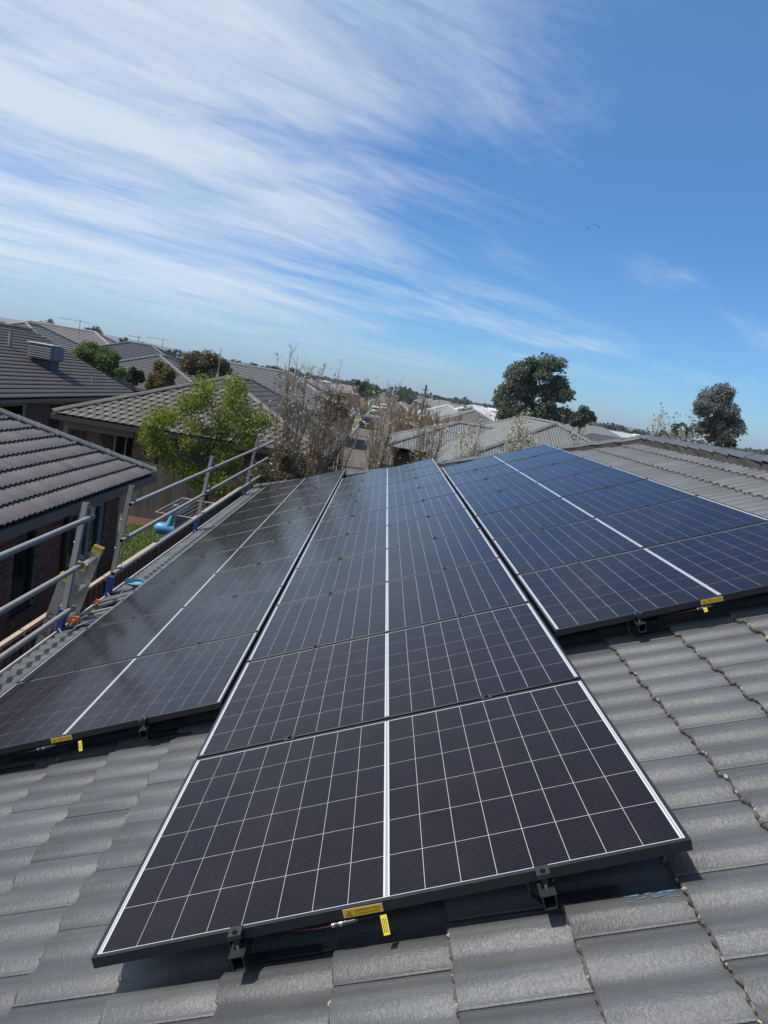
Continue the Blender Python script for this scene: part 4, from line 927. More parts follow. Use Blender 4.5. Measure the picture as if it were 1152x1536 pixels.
# --- house on the other side of the street
K5 = mk_tiles('pale_grey', (0.18, 0.18, 0.175), nose=(0.05, 0.05, 0.05), seg=5, H=0.035, step=0.006, gauge=2.6, width=0.84, rolls=7)
hE = empty('neighbour_house', (3.5, 26.5, 0), 'house with pale grey ribbed tile roof beyond the hip cappings', 'house')
EX0, EX1, EY0, EY1, EZ = 3.0, 13.2, 26.0, 44.0, 2.65
hip_roof(hE, EX0, EX1, EY0, EY1, EZ, TANT, K5, 's w')
hip_roof(hE, 0.9, 11.0, 33.0, 40.0, EZ - 0.12, TANT, K5, 's w')
eaves(hE, EX0, EX1, EY0, EY1, EZ, FASC, sides='sw')
mb = MB(); mb.box((3.5, 26.5, 0), (12.7, 43.5, 2.45)); mb.build('wall', BRICKI, hE)
mb = MB(); mb.box((1.4, 33.5, 0), (3.49, 39.5, 2.33)); mb.build('wall', mat('wall_shade_brown', (0.09, 0.06, 0.05), 0.9, noise=3), hE)  # shade on this wing wall is put into its darker brown
# dark timber fence by the street
tf = empty('paling_fence', (0.7, 30, 0), 'dark brown timber fence between the bare street trees', 'fence')
for k in range(14):
    mb = MB(); mb.box((0.75 + k * 0.11, 30.0, 0), (0.85 + k * 0.11, 30.02, 1.95)); mb.build('paling', mat('paling_dark', (0.06, 0.045, 0.035), 0.9, objrand=0.3), tf)

# ================================================================== STREET
ASPH = mat('asphalt', (0.15, 0.13, 0.11), 0.95, spec=0.2, noise=1.2, col2=(0.12, 0.105, 0.09)); CONC = mat('concrete_path', (0.34, 0.32, 0.29), 0.9, noise=2, col2=(0.28, 0.27, 0.25))
sheet('road', -2.3, 5.2, 40, 620, 0.004, ASPH); sheet('verge', -6.2, -2.45, 40, 420, 0.006, GRASS); sheet('verge', 5.35, 9.5, 40, 420, 0.006, GRASS)
sheet('footpath', -6.2, -4.9, 40, 420, 0.010, CONC); sheet('footpath', 7.6, 8.9, 40, 420, 0.010, CONC)
for k, yy in enumerate((60, 84, 108, 136)): sheet('driveway', -12, -2.45, yy, yy + 3.2, 0.014, CONC)
for x0 in (-2.45, 5.2):
    mb = MB(); mb.box((x0, 40, 0), (x0 + 0.15, 420, 0.12)); tag(mb.build('kerb', CONC), kind='structure')
sheet('front_yard', -1.2, 3.0, 16, 36, 0.004, mat('yard_soil', (0.12, 0.10, 0.07), 0.95, noise=2, col2=(0.09, 0.10, 0.05)))

# ------------------------------------------------------------------ cars
def car_parts(paint):
    out = {}
    # side profile x = forward, z = up ; half width
    prof_low = [(-2.25, 0.35), (-2.32, 0.62), (-2.28, 0.95), (-1.2, 1.02), (0.9, 1.0), (1.9, 0.88), (2.25, 0.70), (2.28, 0.40), (1.9, 0.28), (-1.9, 0.28)]
    cab = [(-2.22, 0.96, 0.84), (-1.95, 1.42, 0.70), (-1.3, 1.62, 0.66), (0.0, 1.63, 0.66), (0.45, 1.52, 0.67), (1.15, 1.0, 0.80)]
    mb = MB(); mb.prism([(x, -0.90, z) for x, z in prof_low], (0, 1.80, 0)); me = mb.mesh('body', paint); bevel_mesh(me, 0.07, 2)
    for p in me.polygons: p.use_smooth = True
    out['body'] = me
    mb = MB(); n = len(cab); vs = [Vector((x, -w, z)) for x, z, w in cab] + [Vector((x, w, z)) for x, z, w in cab]
    mb.add(vs, [tuple(range(n)), tuple(range(2 * n - 1, n - 1, -1))] + [(i, n + i, n + i + 1, i + 1) for i in range(n - 1)]); out['cabin'] = mb.mesh('cabin', paint)
    g = glass_dark()
    mb = MB(); mb.poly([(-2.215, -0.72, 1.02), (-2.215, 0.72, 1.02), (-1.99, 0.62, 1.40), (-1.99, -0.62, 1.40)][::-1]); out['rear_window'] = mb.mesh('rear_window', g)
    mb = MB(); mb.poly([(0.50, -0.62, 1.50), (0.50, 0.62, 1.50), (1.13, 0.74, 1.04), (1.13, -0.74, 1.04)]); out['windscreen'] = mb.mesh('windscreen', g)
    for s in (-1, 1):
        mb = MB(); pts = [(-1.95, s * 0.775, 1.05), (0.85, s * 0.80, 1.05), (0.30, s * 0.70, 1.50), (-1.75, s * 0.705, 1.46)]; mb.poly(pts if s < 0 else pts[::-1]); out['side_window' + str(s)] = mb.mesh('side_window', g)
        mb = MB(); mb.box((-2.31, s * 0.86 - 0.13, 0.72), (-2.26, s * 0.86 + 0.04, 0.98)); out['tail_light' + str(s)] = mb.mesh('tail_light', mat('tail_red', (0.3, 0.01, 0.01), 0.3))
    mb = MB(); mb.box((-2.345, -0.26, 0.62), (-2.30, 0.26, 0.74)); out['number_plate'] = mb.mesh('number_plate', mat('plate_white', (0.6, 0.6, 0.6), 0.5))
    return out
TYRE = mat('tyre', (0.015, 0.015, 0.015), 0.8); RIM = mat('rim', (0.35, 0.35, 0.36), 0.35, metal=0.7)
def tilt_y(m_, k): return m_
mb = MB(); mb.tube([(0, -0.10, 0), (0, -0.11, 0), (0, 0.11, 0), (0, 0.10, 0)], [0.30, 0.33, 0.33, 0.30], 18); TYM = mb.mesh('tyre', TYRE)
mb = MB(); mb.tube([(0, -0.115, 0), (0, 0.115, 0)], 0.20, 14); RIMM = mb.mesh('rim', RIM)
def car(p, heading, paint, lab, parts=True):
    CM = Matrix.Translation(Vector(p)) @ Matrix.Rotation(heading, 4, 'Z'); c = empty('parked_car', CM, lab, 'car', 'cars parked along the street')
    for k, me in car_parts(paint).items(): put(bpy.data.objects.new(k.rstrip('-1'), me), c, CM)
    for x in (-1.45, 1.45):
        for y in (-0.80, 0.80):
            WMx = CM @ Matrix.Translation((x, y, 0.33)); w = put(bpy.data.objects.new('wheel', None), c, WMx); inst('tyre', TYM, w, WMx); inst('rim', RIMM, w, WMx)
PT_D = mat('paint_dark', (0.03, 0.033, 0.038), 0.25, coat=0.8); PT_W = mat('paint_white', (0.70, 0.70, 0.70), 0.3, coat=0.5); PT_R = mat('paint_red', (0.22, 0.03, 0.025), 0.3, coat=0.5); PT_S = mat('paint_silver', (0.4, 0.41, 0.42), 0.3, coat=0.5)
cpos = at_z(544, 641, 0.0)
car((-1.35, cpos.y, 0.0), R(90), PT_D, 'dark grey car seen from behind, parked on the road between bare trees')
car((-1.2, 150, 0), R(90), PT_W, 'white car parked far down the street behind the dark one')
car((0.3, 190, 0), R(90), PT_W, 'tiny white car furthest along the road')
car((4.3, 128, 0), R(-90), PT_R, 'dull red car facing us on the far side of the road')
car((4.3, 165, 0), R(-90), PT_S, 'silver car facing us far along the street')

# ================================================================== TREES
BARK = mat('bark', (0.13, 0.105, 0.08), 0.95, noise=8, col2=(0.08, 0.065, 0.05)); TWIG = mat('twig_bark', (0.26, 0.185, 0.12), 0.95, noise=5, col2=(0.16, 0.115, 0.078)); TWIGR = mat('twig_red', (0.32, 0.20, 0.145), 0.95, noise=5, col2=(0.24, 0.14, 0.10))
LEAFS = {}
def leafm(name, c, isl=0.35, tr=0.35):
    return mat('leaf_' + name, c, 0.6, island=isl, transl=tr, spec=0.3)
def leaf_quads(P, size, rs, droop=0.0, aspect=0.55):
    n = len(P); a = rs.normal(size=(n, 3)); a[:, 2] -= droop; a /= np.linalg.norm(a, axis=1)[:, None]
    b = rs.normal(size=(n, 3)); b -= a * (a * b).sum(1)[:, None]; b /= np.linalg.norm(b, axis=1)[:, None]
    s = size * rs.uniform(0.6, 1.35, n)[:, None]; c = np.cross(a, b)
    return np.stack([P - a * s, P + b * s * aspect + c * s * 0.12, P + a * s, P - b * s * aspect + c * s * 0.12], 1)
def clumps(c, rad, n, rs, lo=-0.75):
    out = []
    while len(out) < n:
        d = rs.normal(size=3); d /= np.linalg.norm(d)
        if d[2] < lo: continue
        r_ = rs.uniform(0.25, 0.92); out.append(np.array(c) + d * np.array(rad) * r_)
    return np.array(out)
def tree(name, lab, base, c, rad, ncl, nleaf, size, lm, seed, cr=0.30, group=None, trunk_r=0.12, droop=0.2, bark=BARK, centres=None, branch=True, jag=0.35):
    """c, rad: crown centre and half-axes in the world"""
    rs = np.random.RandomState(seed); base = Vector(base)
    t = empty(name, base, lab, 'tree', group)
    CC = clumps(c, rad, ncl, rs) if centres is None else np.array(centres)
    mr_ = np.mean(rad); per = max(1, nleaf // len(CC)); pts = []
    for q in CC:
        k = rs.uniform(0.6, 1.3); d = rs.normal(size=(per, 3)); d /= np.linalg.norm(d, axis=1)[:, None]; r_ = rs.uniform(0, 1, per) ** 0.45
        sq = np.array([1.0, 1.0, 0.75]); pts.append(q + d * r_[:, None] * mr_ * cr * k * sq + rs.normal(size=(per, 3)) * mr_ * 0.03)
    P = np.concatenate(pts); Qd = leaf_quads(P, size, rs, droop)
    Qd -= np.array(base)[None, None, :]
    put(bpy.data.objects.new('crown', quads_np('crown', Qd, lm)), t, Matrix.Translation(base))
    mb = MB(); cc = Vector(c); fork = base.lerp(Vector((cc.x, cc.y, cc.z - rad[2] * 0.55)), 0.9)
    mid = base.lerp(fork, 0.5) + Vector((rs.normal() * 0.08, rs.normal() * 0.08, 0)) * trunk_r * 6
    mb.tube([base - Vector((0, 0, 0.1)), mid, fork], [trunk_r * 1.25, trunk_r, trunk_r * 0.8], 8)
    if branch:
        for q in CC[::max(1, len(CC) // 26)]:
            q = Vector(q); m_ = fork.lerp(q, 0.5) + Vector((0, 0, (q - fork).length * 0.12)) + Vector(rs.normal(size=3)) * 0.06 * mr_
            mb.tube([fork, m_, q], [trunk_r * 0.5, trunk_r * 0.28, trunk_r * 0.10], 5, caps=False)
    mb.build('trunk', bark, t); return t
def bare_tree(name, lab, base, top, spread, seed, stems=7, twigs=26, blossoms=160, group=None, bark=TWIG, bl=0.035, leaves=0, lm=None, r0=0.05, blm=None):
    rs = np.random.RandomState(seed); base = Vector(base); t = empty(name, base, lab, 'tree', group); mb = MB(); ends = []; H = top - base.z
    fork = base + Vector((0, 0, H * 0.18)); mb.tube([base - Vector((0, 0, 0.1)), fork], [r0 * 1.5, r0 * 1.2], 7)
    for s in range(stems):
        a = 2 * math.pi * s / stems + rs.uniform(-0.4, 0.4); sp_ = spread * rs.uniform(0.25, 1.0); h = H * rs.uniform(0.72, 1.0)
        p0 = fork; pts = [p0]; 
        for k in range(1, 6):
            f = k / 5; pts.append(Vector((base.x + math.cos(a) * sp_ * f ** 0.75 + rs.normal() * 0.03 * H * 0.2, base.y + math.sin(a) * sp_ * f ** 0.75 + rs.normal() * 0.03 * H * 0.2, fork.z + (base.z + h - fork.z) * f)))
        mb.tube(pts, [r0 * (1 - 0.17 * k) * 0.75 for k in range(5)] + [r0 * 0.10], 5, caps=False)
        for w in range(twigs):
            f = rs.uniform(0.12, 0.97); i = min(4, int(f * 5)); q = pts[i].lerp(pts[i + 1], f * 5 - i); b = rs.uniform(0, 6.28); L_ = H * rs.uniform(0.06, 0.20) * (1.15 - 0.6 * f)
            d = Vector((math.cos(b) * 0.42, math.sin(b) * 0.42, rs.uniform(0.6, 1.2))).normalized(); e = q + d * L_; m_ = q.lerp(e, 0.5) + Vector((math.cos(b), math.sin(b), 0)) * L_ * 0.08
            mb.tube([q, m_, e], [r0 * 0.16, r0 * 0.11, r0 * 0.05], 3, caps=False); ends += [m_, e, q.lerp(e, 0.75)]
            for _ in range(2):
                q2 = q.lerp(e, rs.uniform(0.3, 0.9)); d2 = (d + Vector(rs.normal(size=3)) * 0.5).normalized(); e2 = q2 + d2 * L_ * 0.45; mb.tube([q2, e2], [r0 * 0.08, r0 * 0.035], 3, caps=False); ends.append(e2)
    mb.build('branches', bark, t)
    E = np.array([tuple(e) for e in ends])
    if blossoms:
        P = E[rs.randint(0, len(E), blossoms)]; P = np.repeat(P, 5, 0) + rs.normal(size=(blossoms * 5, 3)) * bl * 0.9
        put(bpy.data.objects.new('blossom', quads_np('blossom', leaf_quads(P, bl * 0.62, rs, 0, 0.9) - np.array(base), blm or BLOS)), t, Matrix.Translation(base))
    if leaves:
        P = E[rs.randint(0, len(E), leaves)] + rs.normal(size=(leaves, 3)) * 0.05
        put(bpy.data.objects.new('foliage', quads_np('foliage', leaf_quads(P, 0.035, rs, 0.2) - np.array(base), lm)), t, Matrix.Translation(base))
    return t
BLOS = mat('blossom_white', (0.62, 0.60, 0.50), 0.8, island=0.25, transl=0.3)
LG = leafm('spring_green', (0.20, 0.245, 0.038), 0.4, 0.45); LO = leafm('olive', (0.055, 0.075, 0.03)); LGUM = leafm('gum', (0.19, 0.21, 0.155), 0.55, 0.6); LGUM2 = leafm('gum_grey', (0.24, 0.245, 0.225), 0.5, 0.6)
LB = leafm('bronze', (0.17, 0.14, 0.055), 0.4, 0.4); LD = leafm('dark_evergreen', (0.06, 0.08, 0.045), 0.35, 0.25); LM_ = leafm('mid_green', (0.12, 0.175, 0.055), 0.4, 0.45); LBR = leafm('brown_green', (0.13, 0.115, 0.065), 0.4, 0.35); LPL = leafm('pale_new', (0.24, 0.25, 0.12), 0.35, 0.35)
# bright tree over the paling fence
Y = 18.9; gc = at_y(312, 652, Y); k = 19.9 / F * 0.97
cts = []
rsg = np.random.RandomState(4)
for (px, py, r_) in ((300, 600, 22), (352, 598, 18), (330, 620, 22), (375, 620, 16), (268, 628, 20), (245, 622, 12), (300, 640, 26), (345, 645, 24), (388, 632, 12), (258, 655, 24), (290, 668, 28), (325, 675, 26), (240, 672, 14), (270, 690, 24), (310, 700, 22), (350, 690, 20), (225, 655, 8), (290, 715, 18), (340, 720, 16), (305, 580, 10), (355, 580, 8), (320, 735, 14), (375, 660, 10), (280, 605, 10), (232, 640, 7)):
    for _ in range(3):
        p = at_y(px + rsg.normal() * r_ * 0.5, py + rsg.normal() * r_ * 0.45, Y + rsg.normal() * 0.45); cts.append(tuple(p))
tree('leafy_tree', 'bright spring green tree in front of the grey hip roof', (gc.x + 0.35, Y, 0), tuple(gc), (1.5, 1.2, 1.35), 0, 22000, 0.038, LG, 3, cr=0.28, trunk_r=0.06, centres=cts)
# shrub by the roof corner
p = at_y(405, 700, 17.2); tree('flowering_shrub', 'dark leafy shrub with scattered white flowers at the roof corner', (p.x, 17.2, 0), (p.x, 17.2, p.z - 0.5), (0.75, 0.7, 1.15), 26, 7000, 0.040, LBR, 8, cr=0.36, trunk_r=0.05)
p = at_y(425, 705, 18.4); tree('flowering_shrub', 'olive green shrub behind the far hip end', (p.x, 18.4, 0), (p.x, 18.4, p.z - 0.4), (0.7, 0.6, 1.0), 22, 5000, 0.040, LO, 18, cr=0.36, trunk_r=0.05)
# bare street trees with blossom
def bt(px, ytop, Yd, lab, seed, spread, **kw):
    p = at_y(px, ytop, Yd); return bare_tree('bare_tree', lab, (p.x - 0.0, Yd, 0), p.z, spread, seed, group='bare blossom trees', **kw)
bt(452, 526, 17.6, 'tallest bare tree with few white blossoms, beside the grey hip roof', 1, 0.55, stems=9, twigs=34, blossoms=130, r0=0.05, leaves=300, lm=LBR)
bt(497, 548, 19.5, 'dense bare tree just behind the tallest one', 2, 0.5, stems=9, twigs=34, blossoms=110, r0=0.05, leaves=700, lm=LBR)
bt(528, 566, 26.0, 'slender bare tree beside the parked dark car', 3, 0.8, stems=6, twigs=26, blossoms=60, r0=0.05, leaves=250, lm=LO)
bt(583, 566, 20.5, 'pale fan-shaped bare tree in the middle of the street view', 4, 0.6, stems=11, twigs=36, blossoms=130, r0=0.035, leaves=350, lm=LPL)
bt(654, 584, 21.5, 'bare tree with white blossoms before the pale roof', 5, 0.5, stems=9, twigs=36, blossoms=320, r0=0.045)
bt(716, 612, 23.0, 'small blossom tree against the pale roof, between two others', 6, 0.5, stems=7, twigs=30, blossoms=420, r0=0.03, leaves=900, lm=LPL)
bt(788, 618, 22.0, 'bushy white and green blossom tree before the ribbed roof', 7, 0.55, stems=8, twigs=34, blossoms=650, r0=0.03, leaves=1800, lm=LPL)
bt(1004, 622, 19.0, 'white blossom tree showing above the ridge, beside the grey gum', 8, 0.8, stems=8, twigs=34, blossoms=700, r0=0.03, leaves=1600, lm=LO)
bt(1052, 640, 18.0, 'low blossom tree in front of the grey gum above the ridge', 9, 0.8, stems=8, twigs=30, blossoms=900, r0=0.03, leaves=900, lm=LO)
bt(868, 640, 30.0, 'brownish blossom tree under the big gum', 10, 1.0, stems=9, twigs=34, blossoms=500, r0=0.04, leaves=2200, lm=LBR)
# reddish bare trees along the street
for i, (px, yt, Yd) in enumerate(((612, 604, 62), (632, 610, 68), (648, 615, 74), (664, 618, 60), (690, 620, 80))):
    bt(px, yt, Yd, ORD[i].capitalize() + ' reddish bare tree in the row beyond the street, counting from the road', 30 + i, 1.6, stems=10, twigs=40, blossoms=0, r0=0.20, bark=TWIGR)
for i, (px, yt, Yd) in enumerate(((520, 582, 60), (534, 588, 75), (548, 592, 105))):
    bt(px, yt, Yd, ORD[i].capitalize() + ' brown bare tree along the grassy verge, counting outwards', 40 + i, 1.3, stems=8, twigs=34, blossoms=0, r0=0.15, bark=TWIGR, leaves=600, lm=LB)
bt(512, 590, 44, 'brown budding tree on the verge nearest the tiled hip roof', 50, 0.9, stems=9, twigs=38, blossoms=60, r0=0.08, bark=TWIGR, leaves=900, lm=LB)
bt(606, 606, 42, 'rusty brown tree between the road and the pale roof', 51, 0.9, stems=10, twigs=40, blossoms=40, r0=0.08, bark=TWIGR, leaves=500, lm=LB)
# gums and other distinct trees: (px centre, py centre, half w px, half h px, distance, ...)
def crown_tree(name, lab, px, py, hw, hh, Yd, lm, seed, n=5000, ncl=40, cr=0.32, size=None, depth=None, centres_px=None, group=None):
    c = at_y(px, py, Yd); s = (Vector((c.x, c.y, 0)) - Vector((CAM.x, CAM.y, 0))).length / F
    rad = (hw * s, (depth or hw) * s * 0.9, hh * s); cts = None
    if centres_px:
        rs = np.random.RandomState(seed); cts = []
        for x, y, r_ in centres_px:
            for _ in range(3): cts.append(tuple(at_y(x + rs.normal() * r_ * 0.45, y + rs.normal() * r_ * 0.45, Yd + rs.normal() * r_ * s * 0.6)))
    return tree(name, lab, (c.x, c.y, 0), tuple(c), rad, ncl, n, size or max(0.05, hw * s * 0.05), lm, seed, cr=cr, group=group, trunk_r=0.035 * hh * s + 0.05, droop=0.5, centres=cts)
crown_tree('gum_tree', 'large dark gum tree rising above the pale ribbed roof', 800, 595, 52, 52, 78, LGUM, 51, n=30000, cr=0.27, centres_px=[(800, 552, 16), (822, 550, 12), (785, 565, 14), (812, 575, 20), (838, 575, 12), (795, 590, 22), (825, 600, 20), (845, 590, 8), (775, 590, 10), (762, 582, 12), (755, 598, 12), (765, 612, 14), (782, 555, 6), (776, 562, 6), (800, 615, 20), (830, 622, 16), (815, 640, 16), (760, 625, 10), (845, 622, 8), (778, 625, 10)], size=0.17)
crown_tree('gum_tree', 'smaller rounded gum tree beside the large one', 872, 628, 20, 17, 82, LGUM, 52, n=9000, ncl=26, size=0.15)
crown_tree('gum_tree', 'grey leaved gum tree behind the ridge cappings', 1072, 628, 37, 38, 62, LGUM2, 53, n=18000, cr=0.33, centres_px=[(1058, 605, 12), (1085, 600, 10), (1072, 612, 14), (1050, 618, 12), (1092, 622, 12), (1098, 640, 10), (1075, 635, 14), (1050, 637, 10), (1086, 652, 10), (1066, 596, 8), (1088, 592, 5), (1100, 630, 8), (1072, 655, 12)], size=0.12)
crown_tree('garden_tree', 'thin brown olive tree behind the dense bare trees', 498, 612, 27, 26, 29, LBR, 66, n=3800, ncl=34, size=0.045, cr=0.25)
crown_tree('garden_shrub', 'grey green shrub showing over the ridge beside the grey gum', 1028, 645, 20, 12, 40, LGUM, 64, n=4500, ncl=20, size=0.07)
crown_tree('garden_shrub', 'low dark shrub at the foot of the grey gum over the ridge', 1085, 662, 18, 8, 44, LD, 65, n=3000, ncl=16, size=0.07)
crown_tree('garden_tree', 'rounded mid green tree behind the charcoal roof', 147, 540, 42, 26, 52, LM_, 54, n=16000, ncl=44, size=0.10)
crown_tree('garden_tree', 'bronze green tree between the two charcoal and grey roofs', 243, 566, 27, 24, 46, LB, 55, n=11000, ncl=34, size=0.085)
crown_tree('garden_tree', 'dull brown green tree behind the hip peak', 312, 556, 40, 26, 50, LBR, 56, n=15000, ncl=44, size=0.09)
crown_tree('garden_tree', 'small olive tree between the bronze and mid green ones', 200, 566, 14, 14, 48, LO, 57, n=2500, ncl=16, size=0.12)
crown_tree('far_tree', 'pale far tree on the skyline, nearest the picture edge', 72, 487, 13, 8, 150, LO, 58, n=1600, ncl=16)
crown_tree('far_tree', 'dark far tree on the skyline beside the first aerial', 137, 500, 22, 11, 125, LD, 59, n=2400, ncl=20)
crown_tree('far_tree', 'dark far tree on the skyline behind the slate blue roof', 187, 514, 13, 7, 130, LD, 60, n=1400, ncl=14)
crown_tree('far_tree', 'dark rounded tree on the skyline above the street', 541, 579, 15, 14, 150, LD, 61, n=2600, ncl=22)
crown_tree('far_tree', 'low dark tree on the skyline next to the rounded one', 566, 588, 14, 7, 170, LD, 62, n=1400, ncl=14)
crown_tree('far_tree', 'green bush before the white roof across the street', 700, 617, 14, 8, 110, LM_, 63, n=1600, ncl=14)
for i, (px, py, hw, hh, Yd) in enumerate(((222, 520, 12, 6, 140), (262, 530, 14, 6, 150), (300, 530, 10, 5, 170), (410, 552, 10, 5, 160), (380, 548, 9, 4, 170), (440, 556, 12, 5, 150))):
    crown_tree('far_tree', ORD[i].capitalize() + ' small dark tree along the skyline over the tiled roofs, counting from the aerials', px, py, hw, hh, Yd, LD, 70 + i, n=1100, ncl=12, group='skyline trees')

# ================================================================== FURTHER HOUSES
def far_house(px, py, Yd, half_w, half_d, roofc, lab, wallc=(0.25, 0.16, 0.12), along='x', name='far_house'):
    """px, py: ridge middle in the photograph; Yd: its distance"""
    r_ = at_y(px, py, Yd); h = min(half_w, half_d); zr = r_.z; t = 0.42; ze = zr - t * h
    x0, x1, y0, y1 = r_.x - half_w, r_.x + half_w, Yd - half_d, Yd + half_d
    hs = empty(name, (r_.x, Yd, 0), lab, 'house', 'houses further off')
    m1 = mat('roof_%d_%d' % (int(px), int(py)), roofc, 0.65, noise=0.6, col2=tuple(q * 0.85 for q in roofc)); mcap = mat('cap_%d_%d' % (int(px), int(py)), tuple(min(0.6, q * 1.25 + 0.01) for q in roofc), 0.7)
    if half_w >= half_d: ra, rb = Vector((x0 + h, Yd, zr)), Vector((x1 - h, Yd, zr))
    else: ra, rb = Vector((r_.x, y0 + h, zr)), Vector((r_.x, y1 - h, zr))
    A_, B2, C2, D2 = [Vector((x, y, ze)) for x, y in ((x0, y0), (x1, y0), (x1, y1), (x0, y1))]
    FCs = [[A_, B2, rb, ra], [C2, D2, ra, rb], [D2, A_, ra], [B2, C2, rb]] if half_w >= half_d else [[B2, C2, rb, ra], [D2, A_, ra, rb], [A_, B2, ra], [C2, D2, rb]]
    # stepped tile courses
    mb = MB()
    for pts in FCs:
        e = (pts[1] - pts[0]); up_len = (pts[2] - pts[0]).dot((e.cross((pts[2] - pts[0]).cross(e))).normalized()); n = max(3, int(up_len / 0.33))
        nrm = e.cross(pts[2] - pts[0]).normalized(); l0, l1 = pts[0], pts[1]; top0 = pts[3] if len(pts) == 4 else pts[2]; top1 = pts[2]
        for k in range(n):
            a, b, c, d = [p.lerp(q, f) for p, q, f in ((l0, top0, k / n), (l1, top1, k / n), (l1, top1, (k + 1) / n), (l0, top0, (k + 1) / n))]
            o = nrm * 0.05; mb.add([a + o, b + o, c, d, a, b], [(0, 1, 2, 3), (4, 5, 1, 0)])
    rf = mb.build('roof', m1, hs)
    for a, b in ((A_, ra), (B2, ra if half_w < half_d else rb), (C2, rb), (D2, rb if half_w < half_d else ra), (ra, rb)):
        mb = MB(); mb.tube([a + Vector((0, 0, 0.04)), b + Vector((0, 0, 0.04))], 0.12, 6); mb.build('ridge_cap', mcap, rf)
    mb = MB(); mb.box((x0 + 0.45, y0 + 0.45, 0), (x1 - 0.45, y1 - 0.45, ze)); w = mb.build('wall', mat('wall_%d' % int(px), wallc, 0.9, noise=1.5), hs)
    mb = MB(); mb.box((x0 - 0.05, y0 - 0.05, ze - 0.16), (x1 + 0.05, y1 + 0.05, ze - 0.01)); mb.build('gutter', FASC, hs)
    for k in range(3):
        xx = x0 + (x1 - x0) * (0.22 + 0.27 * k); mb = MB(); mb.box((xx - 0.7, y0 + 0.42, 0.8), (xx + 0.7, y0 + 0.449, 2.0)); mb.build('window', glass_dark(), hs)
far_house(95, 491, 70, 9, 6, (0.20, 0.185, 0.175), 'house with broad beige grey roof behind the cooler')
far_house(48, 487, 58, 6, 7, (0.15, 0.14, 0.135), 'house with plain grey roof just above the charcoal ridge')
far_house(212, 517, 66, 7, 6, (0.075, 0.078, 0.092), 'house with slate blue roof and pale ridge caps')
far_house(245, 535, 60, 6, 7, (0.12, 0.115, 0.115), 'house with grey roof partly hidden by the bronze tree')
far_house(385, 552, 64, 9, 6, (0.16, 0.155, 0.155), 'house with wide grey roof right behind the hip peak')
far_house(424, 566, 80, 6, 6, (0.15, 0.145, 0.145), 'house with grey roof behind the tallest bare tree')
far_house(345, 548, 95, 8, 6, (0.13, 0.125, 0.13), 'house with dark grey roof over the brown green tree')
far_house(478, 577, 135, 6, 6, (0.17, 0.16, 0.15), 'house with pale grey roof left of the skyline tree'.replace('left of', 'before'))
far_house(672, 608, 120, 5.5, 6, (0.42, 0.42, 0.41), 'house with whitish roof behind the reddish bare trees', (0.7, 0.7, 0.68))
far_house(716, 609, 160, 7, 6, (0.62, 0.62, 0.62), 'house with bright white roof beside the large gum', (0.6, 0.6, 0.58))
far_house(712, 616, 95, 5, 6, (0.20, 0.18, 0.17), 'house with brown grey roof before the bright white one')
far_house(925, 648, 190, 10, 6, (0.60, 0.60, 0.60), 'house with white roof over the ridge cappings', (0.6, 0.6, 0.58))
far_house(915, 655, 120, 9, 6, (0.12, 0.12, 0.125), 'house with dark grey roof just over our hip end')

# aerials and poles
def aerial(base, h, lab, boom=1.3, rz=0.3, n=7):
    base = Vector(base); a = empty('tv_aerial', base, lab, 'aerial', 'television aerials on roofs')
    mb = MB(); mb.tube([base - Vector((0, 0, 0.3)), base + Vector((0, 0, h))], 0.03, 6); mb.build('mast', ZINC, a)
    d = Vector((math.cos(rz), math.sin(rz), 0.0)); s = Vector((-d.y, d.x, 0)); t = base + Vector((0, 0, h * 0.9))
    mb = MB(); mb.tube([t - d * boom * 0.75, t + d * boom * 0.25], 0.02, 6); bo = mb.build('boom', ZINC, a)
    for k in range(n):
        c = t - d * boom * 0.75 + d * boom * k / (n - 1); L_ = 0.30 + 0.05 * k; mb = MB(); mb.tube([c - s * L_, c + s * L_], 0.010, 5); mb.build('dipole', ZINC, bo)
p = at_y(118, 505, 66); aerial(p, 1.5, 'television aerial beside the dark skyline tree', 2.4, 0.1)
p = at_y(206, 524, 62); aerial(p, 1.1, 'television aerial on the slate blue roof', 1.2, 0.6)
p = at_y(243, 522, 80); aerial(p, 1.0, 'television aerial with long boom past the slate blue roof', 2.2, 0.1)
ant = empty('tv_aerial', bra, 'thin silver wire aerial near the hip peak of the weathered roof', 'aerial')
p0 = at_y(312, 592, 25.2); p1 = at_y(327, 560, 26.0); p2 = at_y(331, 585, 25.6)
mb = MB(); mb.tube([p0, p1], 0.018, 6); mb.build('strut', ZINC, ant); mb = MB(); mb.tube([p2, p1, p1 + Vector((0, 0, 0.9))], 0.014, 6); mb.build('mast', ZINC, ant)
p = at_z(629, 640, 0.0); p = at_y(629, 640, 75); pb = Vector((p.x, 75, 0)); pole = empty('power_pole', pb, 'thin dark timber power pole beside the reddish bare trees', 'pole')
ptop = at_y(637, 577, 75).z; mb = MB(); mb.tube([pb, (pb.x, 75, ptop)], [0.14, 0.09], 8); mb.build('shaft', mat('pole_dark', (0.05, 0.042, 0.038), 0.9), pole)
mb = MB(); mb.box((pb.x - 0.3, 74.95, ptop - 0.5), (pb.x + 0.3, 75.05, ptop - 0.42)); mb.build('crossarm', mat('pole_dark', (0.05, 0.042, 0.038), 0.9), pole)

